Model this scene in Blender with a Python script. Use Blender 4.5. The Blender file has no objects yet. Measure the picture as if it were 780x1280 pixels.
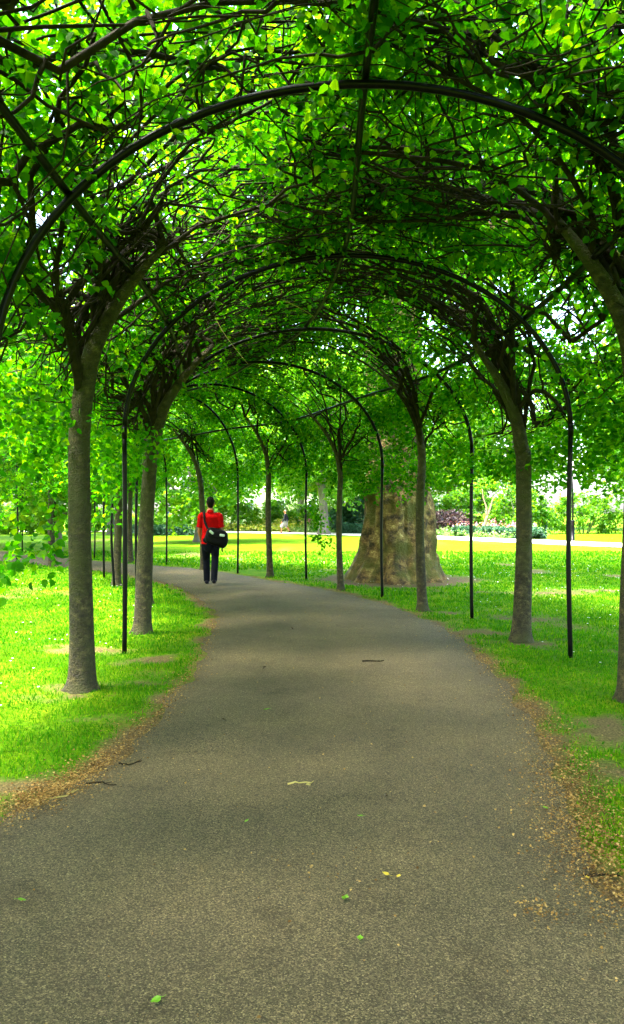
import bpy, math, random
import numpy as np
from mathutils import Vector, Matrix

SC = bpy.context.scene
COL = SC.collection
R = math.radians
rng = np.random.default_rng(7)
random.seed(7)
H_EYE = 1.45
F = 960.0


def G(px, py):
    """ground point seen at a pixel of the 780x1280 photograph"""
    d = F * H_EYE / (py - 640.0)
    return ((px - 390.0) / F * d, d)


# ------------------------------------------------------------------ mesh helpers
def fast_mesh(name, verts, quads=None, tris=None, smooth=False):
    verts = np.asarray(verts, dtype=np.float32).reshape(-1, 3)
    nq = 0 if quads is None else len(quads)
    nt = 0 if tris is None else len(tris)
    loops, starts, totals = [], [], []
    if nq:
        loops.append(np.asarray(quads, dtype=np.int32).ravel())
        starts.append(np.arange(nq, dtype=np.int32) * 4)
        totals.append(np.full(nq, 4, dtype=np.int32))
    if nt:
        loops.append(np.asarray(tris, dtype=np.int32).ravel())
        starts.append(np.arange(nt, dtype=np.int32) * 3 + nq * 4)
        totals.append(np.full(nt, 3, dtype=np.int32))
    loops = np.concatenate(loops)
    starts = np.concatenate(starts)
    me = bpy.data.meshes.new(name)
    me.vertices.add(len(verts))
    me.vertices.foreach_set('co', verts.ravel())
    me.loops.add(len(loops))
    me.loops.foreach_set('vertex_index', loops)
    me.polygons.add(nq + nt)
    me.polygons.foreach_set('loop_start', starts)
    if smooth:
        me.polygons.foreach_set('use_smooth', np.ones(nq + nt, dtype=bool))
    me.update(calc_edges=True)
    return me


def link(name, me, mat=None, parent=None, loc=(0, 0, 0)):
    o = bpy.data.objects.new(name, me)
    COL.objects.link(o)
    o.location = loc
    if mat is not None and me is not None:
        me.materials.append(mat)
    if parent is not None:
        o.parent = parent
    return o


class Buf:
    def __init__(self):
        self.v, self.q, self.t, self.n = [], [], [], 0

    def add(self, v, q=None, t=None):
        v = np.asarray(v, dtype=np.float64).reshape(-1, 3)
        if q is not None and len(q):
            self.q.append(np.asarray(q, dtype=np.int64) + self.n)
        if t is not None and len(t):
            self.t.append(np.asarray(t, dtype=np.int64) + self.n)
        self.v.append(v)
        self.n += len(v)
        return self

    def mesh(self, name, smooth=False, off=(0, 0, 0)):
        v = np.concatenate(self.v) - np.asarray(off)
        return fast_mesh(name, v, np.concatenate(self.q) if self.q else None,
                         np.concatenate(self.t) if self.t else None, smooth)

    def build(self, name, mat, parent=None, smooth=False, off=(0, 0, 0), loc=(0, 0, 0)):
        return link(name, self.mesh(name, smooth, off), mat, parent, loc)

    # swept tube with caps
    def tube(self, pts, radii, sides=6, ell=None, up=(0, 0, 1), mod=None, round_caps=False):
        P = np.asarray(pts, dtype=np.float64)
        n = len(P)
        rad = np.broadcast_to(np.asarray(radii, dtype=np.float64), (n,)).copy()
        if round_caps:
            def ext(p, d, r):
                return [(p + d * r * math.sin(a), r * math.cos(a)) for a in (R(35), R(62), R(82))]
            d0 = P[0] - P[1]; d0 /= np.linalg.norm(d0)
            d1 = P[-1] - P[-2]; d1 /= np.linalg.norm(d1)
            a = ext(P[0], d0, rad[0])[::-1]
            b = ext(P[-1], d1, rad[-1])
            P = np.array([x[0] for x in a] + list(P) + [x[0] for x in b])
            rad = np.array([x[1] for x in a] + list(rad) + [x[1] for x in b])
            n = len(P)
        T = np.gradient(P, axis=0)
        T /= np.linalg.norm(T, axis=1)[:, None] + 1e-12
        u = np.cross(np.asarray(up, dtype=float), T[0])
        if np.linalg.norm(u) < 0.1:
            u = np.cross((0.0, 1.0, 0.0) if abs(T[0][1]) < 0.9 else (1.0, 0, 0), T[0])
        u /= np.linalg.norm(u)
        ang = np.arange(sides) * 2 * math.pi / sides
        ca, sa = np.cos(ang), np.sin(ang)
        V = np.empty((n, sides, 3))
        ex, ey = (1, 1) if ell is None else ell
        for i in range(n):
            u = u - T[i] * np.dot(u, T[i])
            u /= np.linalg.norm(u) + 1e-12
            w = np.cross(T[i], u)
            k = rad[i] if mod is None else rad[i] * mod(i / (n - 1), ang)
            V[i] = P[i] + (np.outer(ca * ex * k, u) + np.outer(sa * ey * k, w))
        idx = np.arange(n * sides).reshape(n, sides)
        a, b = idx[:-1], np.roll(idx[:-1], -1, axis=1)
        c, d = np.roll(idx[1:], -1, axis=1), idx[1:]
        q = np.stack([a, b, c, d], axis=-1).reshape(-1, 4)
        V = np.concatenate([V.reshape(-1, 3), P[:1], P[-1:]])
        c0, c1 = n * sides, n * sides + 1
        k = np.arange(sides)
        k2 = (k + 1) % sides
        t = np.concatenate([np.stack([k2, k, np.full(sides, c0)], 1),
                            np.stack([idx[-1][k], idx[-1][k2], np.full(sides, c1)], 1)])
        return self.add(V, q, t)

    def box(self, c, s, rotz=0.0):
        c = np.asarray(c, float); s = np.asarray(s, float) / 2
        v = np.array([(x, y, z) for x in (-1, 1) for y in (-1, 1) for z in (-1, 1)]) * s
        ca, sa = math.cos(rotz), math.sin(rotz)
        v = np.stack([v[:, 0] * ca - v[:, 1] * sa, v[:, 0] * sa + v[:, 1] * ca, v[:, 2]], 1) + c
        q = [(0, 1, 3, 2), (4, 6, 7, 5), (0, 4, 5, 1), (2, 3, 7, 6), (0, 2, 6, 4), (1, 5, 7, 3)]
        return self.add(v, q)

    def superell(self, c, s, M=None, e=0.5, nu=24, nv=14):
        c = np.asarray(c, float)
        def pw(x): return np.sign(x) * np.abs(x) ** e
        th = np.linspace(-math.pi / 2, math.pi / 2, nv)[1:-1]
        ph = np.arange(nu) * 2 * math.pi / nu
        T, Ph = np.meshgrid(th, ph, indexing='ij')
        V = np.stack([pw(np.cos(T)) * pw(np.cos(Ph)) * s[0], pw(np.cos(T)) * pw(np.sin(Ph)) * s[1],
                      pw(np.sin(T)) * s[2]], -1).reshape(-1, 3)
        V = np.concatenate([V, [(0, 0, -s[2]), (0, 0, s[2])]])
        if M is not None:
            V = V @ np.array(M).T
        nr = nv - 2
        idx = np.arange(nr * nu).reshape(nr, nu)
        a, b = idx[:-1], np.roll(idx[:-1], -1, axis=1)
        cc, d = np.roll(idx[1:], -1, axis=1), idx[1:]
        q = np.stack([a, b, cc, d], -1).reshape(-1, 4)
        k = np.arange(nu); k2 = (k + 1) % nu
        t = np.concatenate([np.stack([k2, k, np.full(nu, nr * nu)], 1),
                            np.stack([idx[-1][k], idx[-1][k2], np.full(nu, nr * nu + 1)], 1)])
        return self.add(V + c, q, t)


def catmull(pts, n):
    P = np.asarray(pts, float)
    P = np.concatenate([[2 * P[0] - P[1]], P, [2 * P[-1] - P[-2]]])
    m = len(P) - 3
    out = []
    for s in np.linspace(0, m - 1e-9, n):
        i = int(s); t = s - i
        p0, p1, p2, p3 = P[i:i + 4]
        out.append(0.5 * (2 * p1 + (p2 - p0) * t + (2 * p0 - 5 * p1 + 4 * p2 - p3) * t * t
                          + (3 * p1 - p0 - 3 * p2 + p3) * t ** 3))
    return np.array(out)


_tab = np.random.default_rng(3).random((256, 256))


def vnoise(x, y, s=1.0, seed=0):
    x = np.asarray(x) / s + 37.3 * seed + 500
    y = np.asarray(y) / s + 91.7 * seed + 500
    xi, yi = np.floor(x).astype(int), np.floor(y).astype(int)
    fx, fy = x - xi, y - yi
    fx, fy = fx * fx * (3 - 2 * fx), fy * fy * (3 - 2 * fy)
    g = lambda a, b: _tab[a % 256, b % 256]
    return ((g(xi, yi) * (1 - fx) + g(xi + 1, yi) * fx) * (1 - fy)
            + (g(xi, yi + 1) * (1 - fx) + g(xi + 1, yi + 1) * fx) * fy)


def fbm(x, y, s, seed=0):
    return (vnoise(x, y, s, seed) * 0.55 + vnoise(x, y, s / 2.1, seed + 1) * 0.3
            + vnoise(x, y, s / 4.7, seed + 2) * 0.15)


def tag(o, label=None, cat=None, group=None, kind=None):
    if label: o['label'] = label
    if cat: o['category'] = cat
    if group: o['group'] = group
    if kind: o['kind'] = kind
    return o


def empty(name, loc):
    o = bpy.data.objects.new(name, None)
    COL.objects.link(o)
    o.location = loc
    o.empty_display_size = 0.2
    return o


# ------------------------------------------------------------------ materials
def mat_new(name):
    m = bpy.data.materials.new(name)
    m.use_nodes = True
    nt = m.node_tree
    b = nt.nodes['Principled BSDF']
    return m, nt, b


def N(nt, kind, **kw):
    n = nt.nodes.new(kind)
    for k, v in kw.items():
        if k.startswith('in_'):
            key = k[3:]
            n.inputs[int(key) if key.isdigit() else key.replace('_', ' ')].default_value = v
        else:
            setattr(n, k, v)
    return n


def ramp(nt, stops):
    r = nt.nodes.new('ShaderNodeValToRGB')
    el = r.color_ramp.elements
    while len(el) < len(stops):
        el.new(0.5)
    for e, (p, c) in zip(el, stops):
        e.position = p
        e.color = (*c, 1)
    return r


def bump(nt, b, src, strength, dist):
    n = N(nt, 'ShaderNodeBump', in_Strength=strength, in_Distance=dist)
    nt.links.new(src, n.inputs['Height'])
    nt.links.new(n.outputs[0], b.inputs['Normal'])


def plain(name, col, rough=0.6, metal=0.0, var=0.12, scale=30.0, bmp=0.0):
    m, nt, b = mat_new(name)
    tc = N(nt, 'ShaderNodeTexCoord')
    no = N(nt, 'ShaderNodeTexNoise', in_Scale=scale, in_Detail=4.0)
    nt.links.new(tc.outputs['Object'], no.inputs['Vector'])
    c = np.array(col)
    r = ramp(nt, [(0.3, tuple(c * (1 - var))), (0.7, tuple(np.minimum(c * (1 + var), 1)))])
    nt.links.new(no.outputs['Fac'], r.inputs[0])
    nt.links.new(r.outputs[0], b.inputs['Base Color'])
    b.inputs['Roughness'].default_value = rough
    b.inputs['Metallic'].default_value = metal
    if bmp:
        bump(nt, b, no.outputs['Fac'], bmp, 0.01)
    return m


def leaf_mat(name, cols, tcols, trans=0.5, rough=0.45, spec=0.35):
    m, nt, b = mat_new(name)
    g = N(nt, 'ShaderNodeNewGeometry')
    r = ramp(nt, [(i / (len(cols) - 1), c) for i, c in enumerate(cols)])
    nt.links.new(g.outputs['Random Per Island'], r.inputs[0])
    nt.links.new(r.outputs[0], b.inputs['Base Color'])
    b.inputs['Roughness'].default_value = rough
    b.inputs['Specular IOR Level'].default_value = spec
    r2 = ramp(nt, [(i / (len(tcols) - 1), c) for i, c in enumerate(tcols)])
    nt.links.new(g.outputs['Random Per Island'], r2.inputs[0])
    t = N(nt, 'ShaderNodeBsdfTranslucent')
    nt.links.new(r2.outputs[0], t.inputs['Color'])
    mx = N(nt, 'ShaderNodeMixShader', in_Fac=trans)
    nt.links.new(b.outputs[0], mx.inputs[1])
    nt.links.new(t.outputs[0], mx.inputs[2])
    nt.links.new(mx.outputs[0], nt.nodes['Material Output'].inputs['Surface'])
    return m


def bark_mat(name, stops, scale=9.0, stretch=(1, 1, 0.35), bmp=0.5, rough=0.85, moss=None, deep=0.015):
    m, nt, b = mat_new(name)
    tc = N(nt, 'ShaderNodeTexCoord')
    mp = N(nt, 'ShaderNodeMapping')
    mp.inputs['Scale'].default_value = stretch
    nt.links.new(tc.outputs['Object'], mp.inputs['Vector'])
    no = N(nt, 'ShaderNodeTexNoise', in_Scale=scale, in_Detail=6.0, in_Roughness=0.65)
    nt.links.new(mp.outputs[0], no.inputs['Vector'])
    r = ramp(nt, stops)
    nt.links.new(no.outputs['Fac'], r.inputs[0])
    out = r.outputs[0]
    if moss:
        n2 = N(nt, 'ShaderNodeTexNoise', in_Scale=2.2, in_Detail=3.0)
        nt.links.new(tc.outputs['Object'], n2.inputs['Vector'])
        r2 = ramp(nt, [(0.45, (0, 0, 0)), (0.62, (1, 1, 1))])
        nt.links.new(n2.outputs['Fac'], r2.inputs[0])
        mx = N(nt, 'ShaderNodeMix', data_type='RGBA')
        nt.links.new(r2.outputs[0], mx.inputs[0])
        nt.links.new(out, mx.inputs[6])
        mx.inputs[7].default_value = (*moss, 1)
        out = mx.outputs[2]
    nt.links.new(out, b.inputs['Base Color'])
    b.inputs['Roughness'].default_value = rough
    no2 = N(nt, 'ShaderNodeTexNoise', in_Scale=scale * 5, in_Detail=5.0)
    nt.links.new(mp.outputs[0], no2.inputs['Vector'])
    bump(nt, b, no2.outputs['Fac'], bmp, deep)
    return m


M_LEAF = leaf_mat('lime_leaf', [(0.006, 0.035, 0.001), (0.012, 0.06, 0.002), (0.02, 0.09, 0.003), (0.045, 0.13, 0.004)],
                  [(0.025, 0.22, 0.0005), (0.07, 0.39, 0.001), (0.15, 0.52, 0.001), (0.36, 0.66, 0.002)], 0.56, 0.6, 0.08)
M_PARK = leaf_mat('park_leaf', [(0.02, 0.08, 0.004), (0.04, 0.14, 0.005), (0.07, 0.19, 0.008)],
                  [(0.12, 0.42, 0.004), (0.24, 0.56, 0.006), (0.42, 0.64, 0.012)], 0.5)
M_BLUE = leaf_mat('blue_green_leaf', [(0.02, 0.07, 0.03), (0.04, 0.11, 0.05), (0.06, 0.15, 0.07)],
                  [(0.03, 0.14, 0.05), (0.06, 0.2, 0.07)], 0.3)
M_PURPLE = leaf_mat('purple_leaf', [(0.03, 0.025, 0.028), (0.06, 0.03, 0.035), (0.09, 0.06, 0.03)],
                    [(0.08, 0.03, 0.05), (0.14, 0.10, 0.05)], 0.3)
M_COVER = leaf_mat('pale_ground_cover', [(0.1, 0.24, 0.04), (0.2, 0.32, 0.08), (0.4, 0.45, 0.2)], [(0.2, 0.45, 0.05), (0.3, 0.5, 0.1)], 0.35)
M_BLOOM = leaf_mat('mixed_blooms', [(0.5, 0.03, 0.02), (0.6, 0.2, 0.3), (0.65, 0.4, 0.03), (0.3, 0.08, 0.4), (0.7, 0.65, 0.55)], [(0.4, 0.05, 0.05), (0.4, 0.2, 0.2)], 0.2)
M_YELLOW = leaf_mat('yellow_flower', [(0.06, 0.2, 0.01), (0.3, 0.35, 0.02), (0.6, 0.5, 0.02), (0.7, 0.65, 0.3)],
                    [(0.1, 0.4, 0.01), (0.4, 0.5, 0.02), (0.6, 0.5, 0.03)], 0.35)
M_GRASS = leaf_mat('grass_blade', [(0.016, 0.10, 0.0005), (0.035, 0.16, 0.0008), (0.07, 0.21, 0.001), (0.2, 0.28, 0.008)],
                   [(0.04, 0.28, 0.0005), (0.08, 0.36, 0.001), (0.22, 0.46, 0.003)], 0.4, 0.7, 0.08)
M_LITTER = leaf_mat('dry_litter', [(0.06, 0.03, 0.009), (0.17, 0.095, 0.025), (0.30, 0.18, 0.045), (0.42, 0.29, 0.10)],
                    [(0.2, 0.12, 0.04), (0.3, 0.2, 0.08)], 0.15, 0.8, 0.1)
M_FALLEN = leaf_mat('fallen_green_leaf', [(0.12, 0.3, 0.01), (0.16, 0.36, 0.02)], [(0.2, 0.4, 0.02), (0.2, 0.4, 0.02)], 0.3)
M_FALLEN_Y = leaf_mat('fallen_yellow_leaf', [(0.5, 0.36, 0.03), (0.55, 0.42, 0.04)], [(0.4, 0.3, 0.02), (0.4, 0.3, 0.02)], 0.2)
M_FALLEN_D = leaf_mat('fallen_brown_leaf', [(0.05, 0.035, 0.02), (0.07, 0.05, 0.02)], [(0.05, 0.04, 0.02), (0.05, 0.04, 0.02)], 0.1)
M_DAISY = plain('daisy_white', (0.8, 0.8, 0.72), 0.6, 0, 0.05)
M_BARK = bark_mat('lime_bark', [(0.32, (0.011, 0.008, 0.003)), (0.46, (0.036, 0.028, 0.008)), (0.56, (0.06, 0.048, 0.013)), (0.68, (0.14, 0.112, 0.038))],
                  13, (1, 1, 1.3), 1.0, 0.85, (0.05, 0.05, 0.008), .04)
M_LIMB = bark_mat('branch_bark', [(0.3, (0.008, 0.0065, 0.0035)), (0.7, (0.034, 0.027, 0.014))], 14, (1, 1, 1), 0.4)
M_LIMB.node_tree.nodes['Principled BSDF'].inputs['Specular IOR Level'].default_value = .12
M_PALE = bark_mat('young_twig', [(0.3, (0.3, 0.26, 0.06)), (0.7, (0.45, 0.36, 0.1))], 14, (1, 1, 1), 0.2)
M_PLANE = bark_mat('plane_bark', [(0.34, (0.02, 0.011, 0.003)), (0.41, (0.07, 0.04, 0.012)), (0.49, (0.13, 0.075, 0.02)), (0.5, (0.20, 0.118, 0.034)),
                                  (0.6, (0.26, 0.165, 0.05)), (0.62, (0.44, 0.31, 0.11)), (0.7, (0.52, 0.38, 0.15))], 5.5, (1, 1, 1), 1.0, 0.85, (0.085, 0.08, 0.006), .06)
M_FARBARK = bark_mat('park_bark', [(0.3, (0.07, 0.06, 0.05)), (0.7, (0.2, 0.17, 0.13))], 5, (1, 1, 0.3), 0.5)
M_PALEBARK = bark_mat('pale_bark', [(0.3, (0.2, 0.14, 0.07)), (0.7, (0.34, 0.26, 0.14))], 5, (1, 1, 0.3), 0.4)
M_STEEL = plain('painted_steel', (0.002, 0.0022, 0.0025), 0.3, 0.0, 0.3, 40)
M_STEEL.node_tree.nodes['Principled BSDF'].inputs['Specular IOR Level'].default_value = 0.13
M_CLAMP = plain('galvanised_clamp', (0.2, 0.2, 0.2), 0.45, 0.8, 0.2, 60)


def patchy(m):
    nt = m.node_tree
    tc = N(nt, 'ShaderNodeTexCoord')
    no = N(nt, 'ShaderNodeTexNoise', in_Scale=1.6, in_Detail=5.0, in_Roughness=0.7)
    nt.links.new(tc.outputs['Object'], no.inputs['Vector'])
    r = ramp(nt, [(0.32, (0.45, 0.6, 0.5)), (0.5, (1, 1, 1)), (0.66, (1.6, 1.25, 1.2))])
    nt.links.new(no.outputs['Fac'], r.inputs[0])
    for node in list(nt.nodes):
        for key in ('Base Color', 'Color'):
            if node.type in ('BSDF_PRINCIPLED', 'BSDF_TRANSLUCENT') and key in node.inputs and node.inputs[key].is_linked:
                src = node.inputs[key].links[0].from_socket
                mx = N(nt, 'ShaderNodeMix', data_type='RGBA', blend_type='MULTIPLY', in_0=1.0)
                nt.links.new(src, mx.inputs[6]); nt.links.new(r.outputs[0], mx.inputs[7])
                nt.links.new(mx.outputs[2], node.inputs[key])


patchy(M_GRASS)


def ground_mats():
    # lawn: green turf with bare earth where the 'bare' attribute says so
    m, nt, b = mat_new('turf')
    tc = N(nt, 'ShaderNodeTexCoord')
    at = N(nt, 'ShaderNodeAttribute', attribute_name='bare')
    n1 = N(nt, 'ShaderNodeTexNoise', in_Scale=1.1, in_Detail=8.0, in_Roughness=0.7)
    n2 = N(nt, 'ShaderNodeTexNoise', in_Scale=38.0, in_Detail=6.0, in_Roughness=0.75)
    n3 = N(nt, 'ShaderNodeTexNoise', in_Scale=60.0, in_Detail=5.0, in_Roughness=0.7)
    for n in (n1, n2, n3):
        nt.links.new(tc.outputs['Object'], n.inputs['Vector'])
    g1 = ramp(nt, [(0.3, (0.05, 0.17, 0.001)), (0.5, (0.10, 0.24, 0.0015)), (0.72, (0.26, 0.34, 0.01))])
    g2 = ramp(nt, [(0.35, (0.35, 0.35, 0.3)), (0.65, (1.25, 1.2, 1.1))])
    nt.links.new(n1.outputs['Fac'], g1.inputs[0])
    nt.links.new(n2.outputs['Fac'], g2.inputs[0])
    mul = N(nt, 'ShaderNodeMix', data_type='RGBA', blend_type='MULTIPLY', in_0=1.0)
    nt.links.new(g1.outputs[0], mul.inputs[6]); nt.links.new(g2.outputs[0], mul.inputs[7])
    dr = ramp(nt, [(0.3, (0.04, 0.028, 0.014)), (0.5, (0.13, 0.092, 0.045)), (0.68, (0.27, 0.19, 0.085))])
    nt.links.new(n3.outputs['Fac'], dr.inputs[0])
    mx = N(nt, 'ShaderNodeMix', data_type='RGBA')
    nt.links.new(at.outputs['Fac'], mx.inputs[0])
    nt.links.new(mul.outputs[2], mx.inputs[6]); nt.links.new(dr.outputs[0], mx.inputs[7])
    nt.links.new(mx.outputs[2], b.inputs['Base Color'])
    b.inputs['Roughness'].default_value = 0.9
    b.inputs['Specular IOR Level'].default_value = 0.05
    bump(nt, b, n2.outputs['Fac'], 0.8, 0.03)
    # path: worn tarmac full of small stones
    p, nt, b = mat_new('worn_tarmac')
    tc = N(nt, 'ShaderNodeTexCoord')
    vo = N(nt, 'ShaderNodeTexVoronoi', in_Scale=230.0, in_Randomness=1.0)
    vo2 = N(nt, 'ShaderNodeTexVoronoi', in_Scale=75.0, in_Randomness=1.0)
    big = N(nt, 'ShaderNodeTexNoise', in_Scale=0.9, in_Detail=6.0, in_Roughness=0.6)
    fine = N(nt, 'ShaderNodeTexNoise', in_Scale=320.0, in_Detail=3.0, in_Roughness=0.8)
    for n in (vo, vo2, big, fine):
        nt.links.new(tc.outputs['Object'], n.inputs['Vector'])
    sep = N(nt, 'ShaderNodeSeparateColor')
    nt.links.new(vo.outputs['Color'], sep.inputs[0])
    st = ramp(nt, [(0.0, (0.034, 0.027, 0.013)), (0.45, (0.072, 0.057, 0.027)), (0.78, (0.12, 0.095, 0.047)), (0.93, (0.17, 0.135, 0.067)), (1.0, (0.26, 0.21, 0.105))])
    nt.links.new(sep.outputs[0], st.inputs[0])
    br = ramp(nt, [(0.3, (0.72, 0.72, 0.72)), (0.5, (0.98, 0.96, 0.92)), (0.72, (1.3, 1.24, 1.12))])
    nt.links.new(big.outputs['Fac'], br.inputs[0])
    mul = N(nt, 'ShaderNodeMix', data_type='RGBA', blend_type='MULTIPLY', in_0=1.0)
    nt.links.new(st.outputs[0], mul.inputs[6]); nt.links.new(br.outputs[0], mul.inputs[7])
    fr = ramp(nt, [(0.35, (0.55, 0.55, 0.55)), (0.65, (1.35, 1.35, 1.35))])
    nt.links.new(fine.outputs['Fac'], fr.inputs[0])
    mul2 = N(nt, 'ShaderNodeMix', data_type='RGBA', blend_type='MULTIPLY', in_0=0.8)
    nt.links.new(mul.outputs[2], mul2.inputs[6]); nt.links.new(fr.outputs[0], mul2.inputs[7])
    wear = N(nt, 'ShaderNodeTexNoise', in_Scale=3.2, in_Detail=7.0, in_Roughness=0.75, in_Distortion=0.6)
    nt.links.new(tc.outputs['Object'], wear.inputs['Vector'])
    wr = ramp(nt, [(0.34, (0.68, 0.66, 0.62)), (0.46, (1.0, 1.0, 1.0)), (0.6, (1.0, 1.0, 1.0)), (0.7, (1.3, 1.22, 1.05))])
    nt.links.new(wear.outputs['Fac'], wr.inputs[0])
    mul3 = N(nt, 'ShaderNodeMix', data_type='RGBA', blend_type='MULTIPLY', in_0=0.8)
    nt.links.new(mul2.outputs[2], mul3.inputs[6]); nt.links.new(wr.outputs[0], mul3.inputs[7])
    nt.links.new(mul3.outputs[2], b.inputs['Base Color'])
    b.inputs['Roughness'].default_value = 0.8
    b.inputs['Specular IOR Level'].default_value = 0.25
    bump(nt, b, vo.outputs['Distance'], 0.7, 0.004)
    return m, p


M_TURF, M_PATH = ground_mats()
M_FARPATH = plain('pale_gravel', (0.5, 0.46, 0.36), 0.9, 0, 0.15, 20)

# ------------------------------------------------------------------ path
LEFT = [(-1.75, -3.0), (-1.7, 0.0), (-1.6, 2.2)] + [G(*p) for p in [
    (0, 1035), (60, 1003), (100, 980), (150, 945), (200, 895), (240, 845), (262, 800), (268, 775), (255, 753),
    (230, 738), (200, 727), (160, 719), (130, 714.5), (70, 708), (10, 702), (-60, 698), (-200, 694)]] + [(-34, 28)]
RIGHT = [(1.3, -3.0), (1.26, 0.0), (1.2, 2.2)] + [G(*p) for p in [
    (735, 1085), (715, 1010), (690, 950), (660, 890), (630, 850), (590, 815), (540, 780), (480, 755),
    (420, 740), (350, 728), (290, 717.5), (240, 711), (200, 708), (130, 703), (70, 697), (10, 692), (-60, 688)]] + [(-36, 33)]
LE, RE = catmull(LEFT, 400), catmull(RIGHT, 400)


def dist_poly(x, y, P):
    """distance from points to a polyline (numpy)"""
    best = np.full(x.shape, 1e9)
    for a, b in zip(P[:-1], P[1:]):
        d = b - a
        L2 = d @ d + 1e-12
        t = np.clip(((x - a[0]) * d[0] + (y - a[1]) * d[1]) / L2, 0, 1)
        best = np.minimum(best, np.hypot(x - a[0] - t * d[0], y - a[1] - t * d[1]))
    return best


def inside(x, y, poly):
    c = np.zeros(x.shape, bool)
    n = len(poly)
    j = n - 1
    for i in range(n):
        xi, yi = poly[i]; xj, yj = poly[j]
        if yi != yj:
            c ^= ((yi > y) != (yj > y)) & (x < (xj - xi) * (y - yi) / (yj - yi) + xi)
        j = i
    return c


LEc, REc = LE[::6], RE[::6]
PATHPOLY = np.concatenate([LEc, REc[::-1]])

PLANE_C = np.array([1.80, 16.5])
BLOBS = [(-1.56, 5.35, .42, .16), (-1.5, 4.05, .4, .28), (-1.45, 6.5, .3, .22), (2.15, 9.3, .55, .3), (2.75, 10.4, .7, .25),
         (1.9, 5.0, .3, .35), (1.75, 4.2, .3, .4), (5.2, 13.9, 2.6, .3), (6.5, 11.8, 2.0, .25), (3.3, 8.0, .5, .2),
         (-2.4, 8.0, .6, .2), (-1.5, 7.6, .25, .35), (1.9, 11.2, .7, .35), (-1.9, 6.15, .35, .3), (2.3, 8.55, .4, .3)]


def bare(x, y):
    """0..1 how worn the turf is"""
    d = np.minimum(dist_poly(x, y, LEc), dist_poly(x, y, REc))
    n = fbm(x, y, 0.45, 5) * .6 + fbm(x, y, .16, 15) * .4
    v = np.clip((0.22 - d) / 0.22 + (n - 0.5) * 3.2, 0, 1) * (d < 0.7)
    for bx, by, sx, sy in BLOBS:
        r = np.hypot((x - bx) / sx, (y - by) / sy)
        v = np.maximum(v, np.clip(1.1 - r + (n - 0.5) * 4.5, 0, 1) * 0.92 * (r < 2))
    r = np.hypot(x - PLANE_C[0], (y - PLANE_C[1]) * 1.0)
    v = np.maximum(v, np.clip((2.0 - r) * 2 + (n - 0.5) * 2, 0, 1))
    v = np.maximum(v, np.clip((fbm(x, y, 1.6, 9) - 0.66) * 5, 0, 0.8))
    return v


def build_ground():
    # one sheet, fine near the camera and coarse towards the horizon
    xs = np.concatenate([[-600, -200, -90, -50, -30, -20], np.arange(-14, -5, 0.2), np.arange(-5, 6, .06), np.arange(6, 14.01, 0.2), [20, 30, 50, 90, 200, 600]])
    ys = np.concatenate([[-200, -40, -12], np.arange(-4, 2, 0.2), np.arange(2, 14, .06), np.arange(14, 24.01, 0.15), [26, 29, 33, 38, 45, 55, 80, 150, 300, 900]])
    X, Y = np.meshgrid(xs, ys, indexing='ij')
    b = bare(X.ravel(), Y.ravel())
    Z = (fbm(X, Y, 1.5, 21) - 0.5) * 0.05
    din = np.minimum(dist_poly(X.ravel(), Y.ravel(), LEc), dist_poly(X.ravel(), Y.ravel(), REc)).reshape(X.shape)
    ins = inside(X.ravel(), Y.ravel(), PATHPOLY).reshape(X.shape)
    Z = np.where(ins, -0.01, 0.004 + Z * np.clip(din / 0.8, 0, 1) * (np.hypot(X, Y - 8) < 40))
    Z = np.where(~ins & (din < 0.2), 0.0, Z)
    V = np.stack([X, Y, Z], -1).reshape(-1, 3)
    idx = np.arange(X.size).reshape(X.shape)
    q = np.stack([idx[:-1, :-1], idx[1:, :-1], idx[1:, 1:], idx[:-1, 1:]], -1).reshape(-1, 4)
    me = fast_mesh('lawn', V, q, smooth=True)
    a = me.attributes.new('bare', 'FLOAT', 'POINT')
    a.data.foreach_set('value', b.astype(np.float32))
    tag(link('lawn', me, M_TURF), kind='structure')

    n = len(LE)
    s = np.arange(n)
    def jag(P, sign, sd):
        T = np.gradient(P, axis=0); T /= np.linalg.norm(T, axis=1)[:, None]
        nn = np.stack([-T[:, 1], T[:, 0]], 1) * sign
        w = (vnoise(P[:, 0] * 1.0, P[:, 1] * 1.0, 0.25, sd) - 0.5) * 0.13 + (vnoise(P[:, 0], P[:, 1], 0.9, sd + 4) - 0.5) * 0.12
        return P + nn * w[:, None]
    A, B = jag(LE, 1, 31), jag(RE, -1, 33)
    m = 15
    tt = np.linspace(0, 1, m)
    V = A[:, None, :] * (1 - tt)[None, :, None] + B[:, None, :] * tt[None, :, None]
    z = 0.006 + 0.028 * (1 - (2 * tt - 1) ** 2)
    V = np.concatenate([V, np.broadcast_to(z[None, :, None], (n, m, 1))], -1).reshape(-1, 3)
    idx = np.arange(n * m).reshape(n, m)
    q = np.stack([idx[:-1, :-1], idx[:-1, 1:], idx[1:, 1:], idx[1:, :-1]], -1).reshape(-1, 4)
    tag(link('park_path', fast_mesh('park_path', V, q, smooth=True), M_PATH), kind='structure')

    # pale path on the far side of the lawn
    C = catmull([(-60, 62), (-30, 58), (-10, 55.5), (-1.8, 52.5), (4.5, 46.5), (9.5, 39), (14, 32), (22, 24), (40, 14)], 80)
    T = np.gradient(C, axis=0); T /= np.linalg.norm(T, axis=1)[:, None]
    nn = np.stack([-T[:, 1], T[:, 0]], 1)
    A, B = C - nn * 1.9, C + nn * 1.9
    V = np.concatenate([np.c_[A, np.full(80, .035)], np.c_[B, np.full(80, .035)]])
    i = np.arange(79)
    tag(link('far_path', fast_mesh('far_path', V, np.stack([i, i + 1, i + 81, i + 80], 1)), M_FARPATH), kind='structure')
    return C, nn


FARC, FARN = build_ground()


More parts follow.
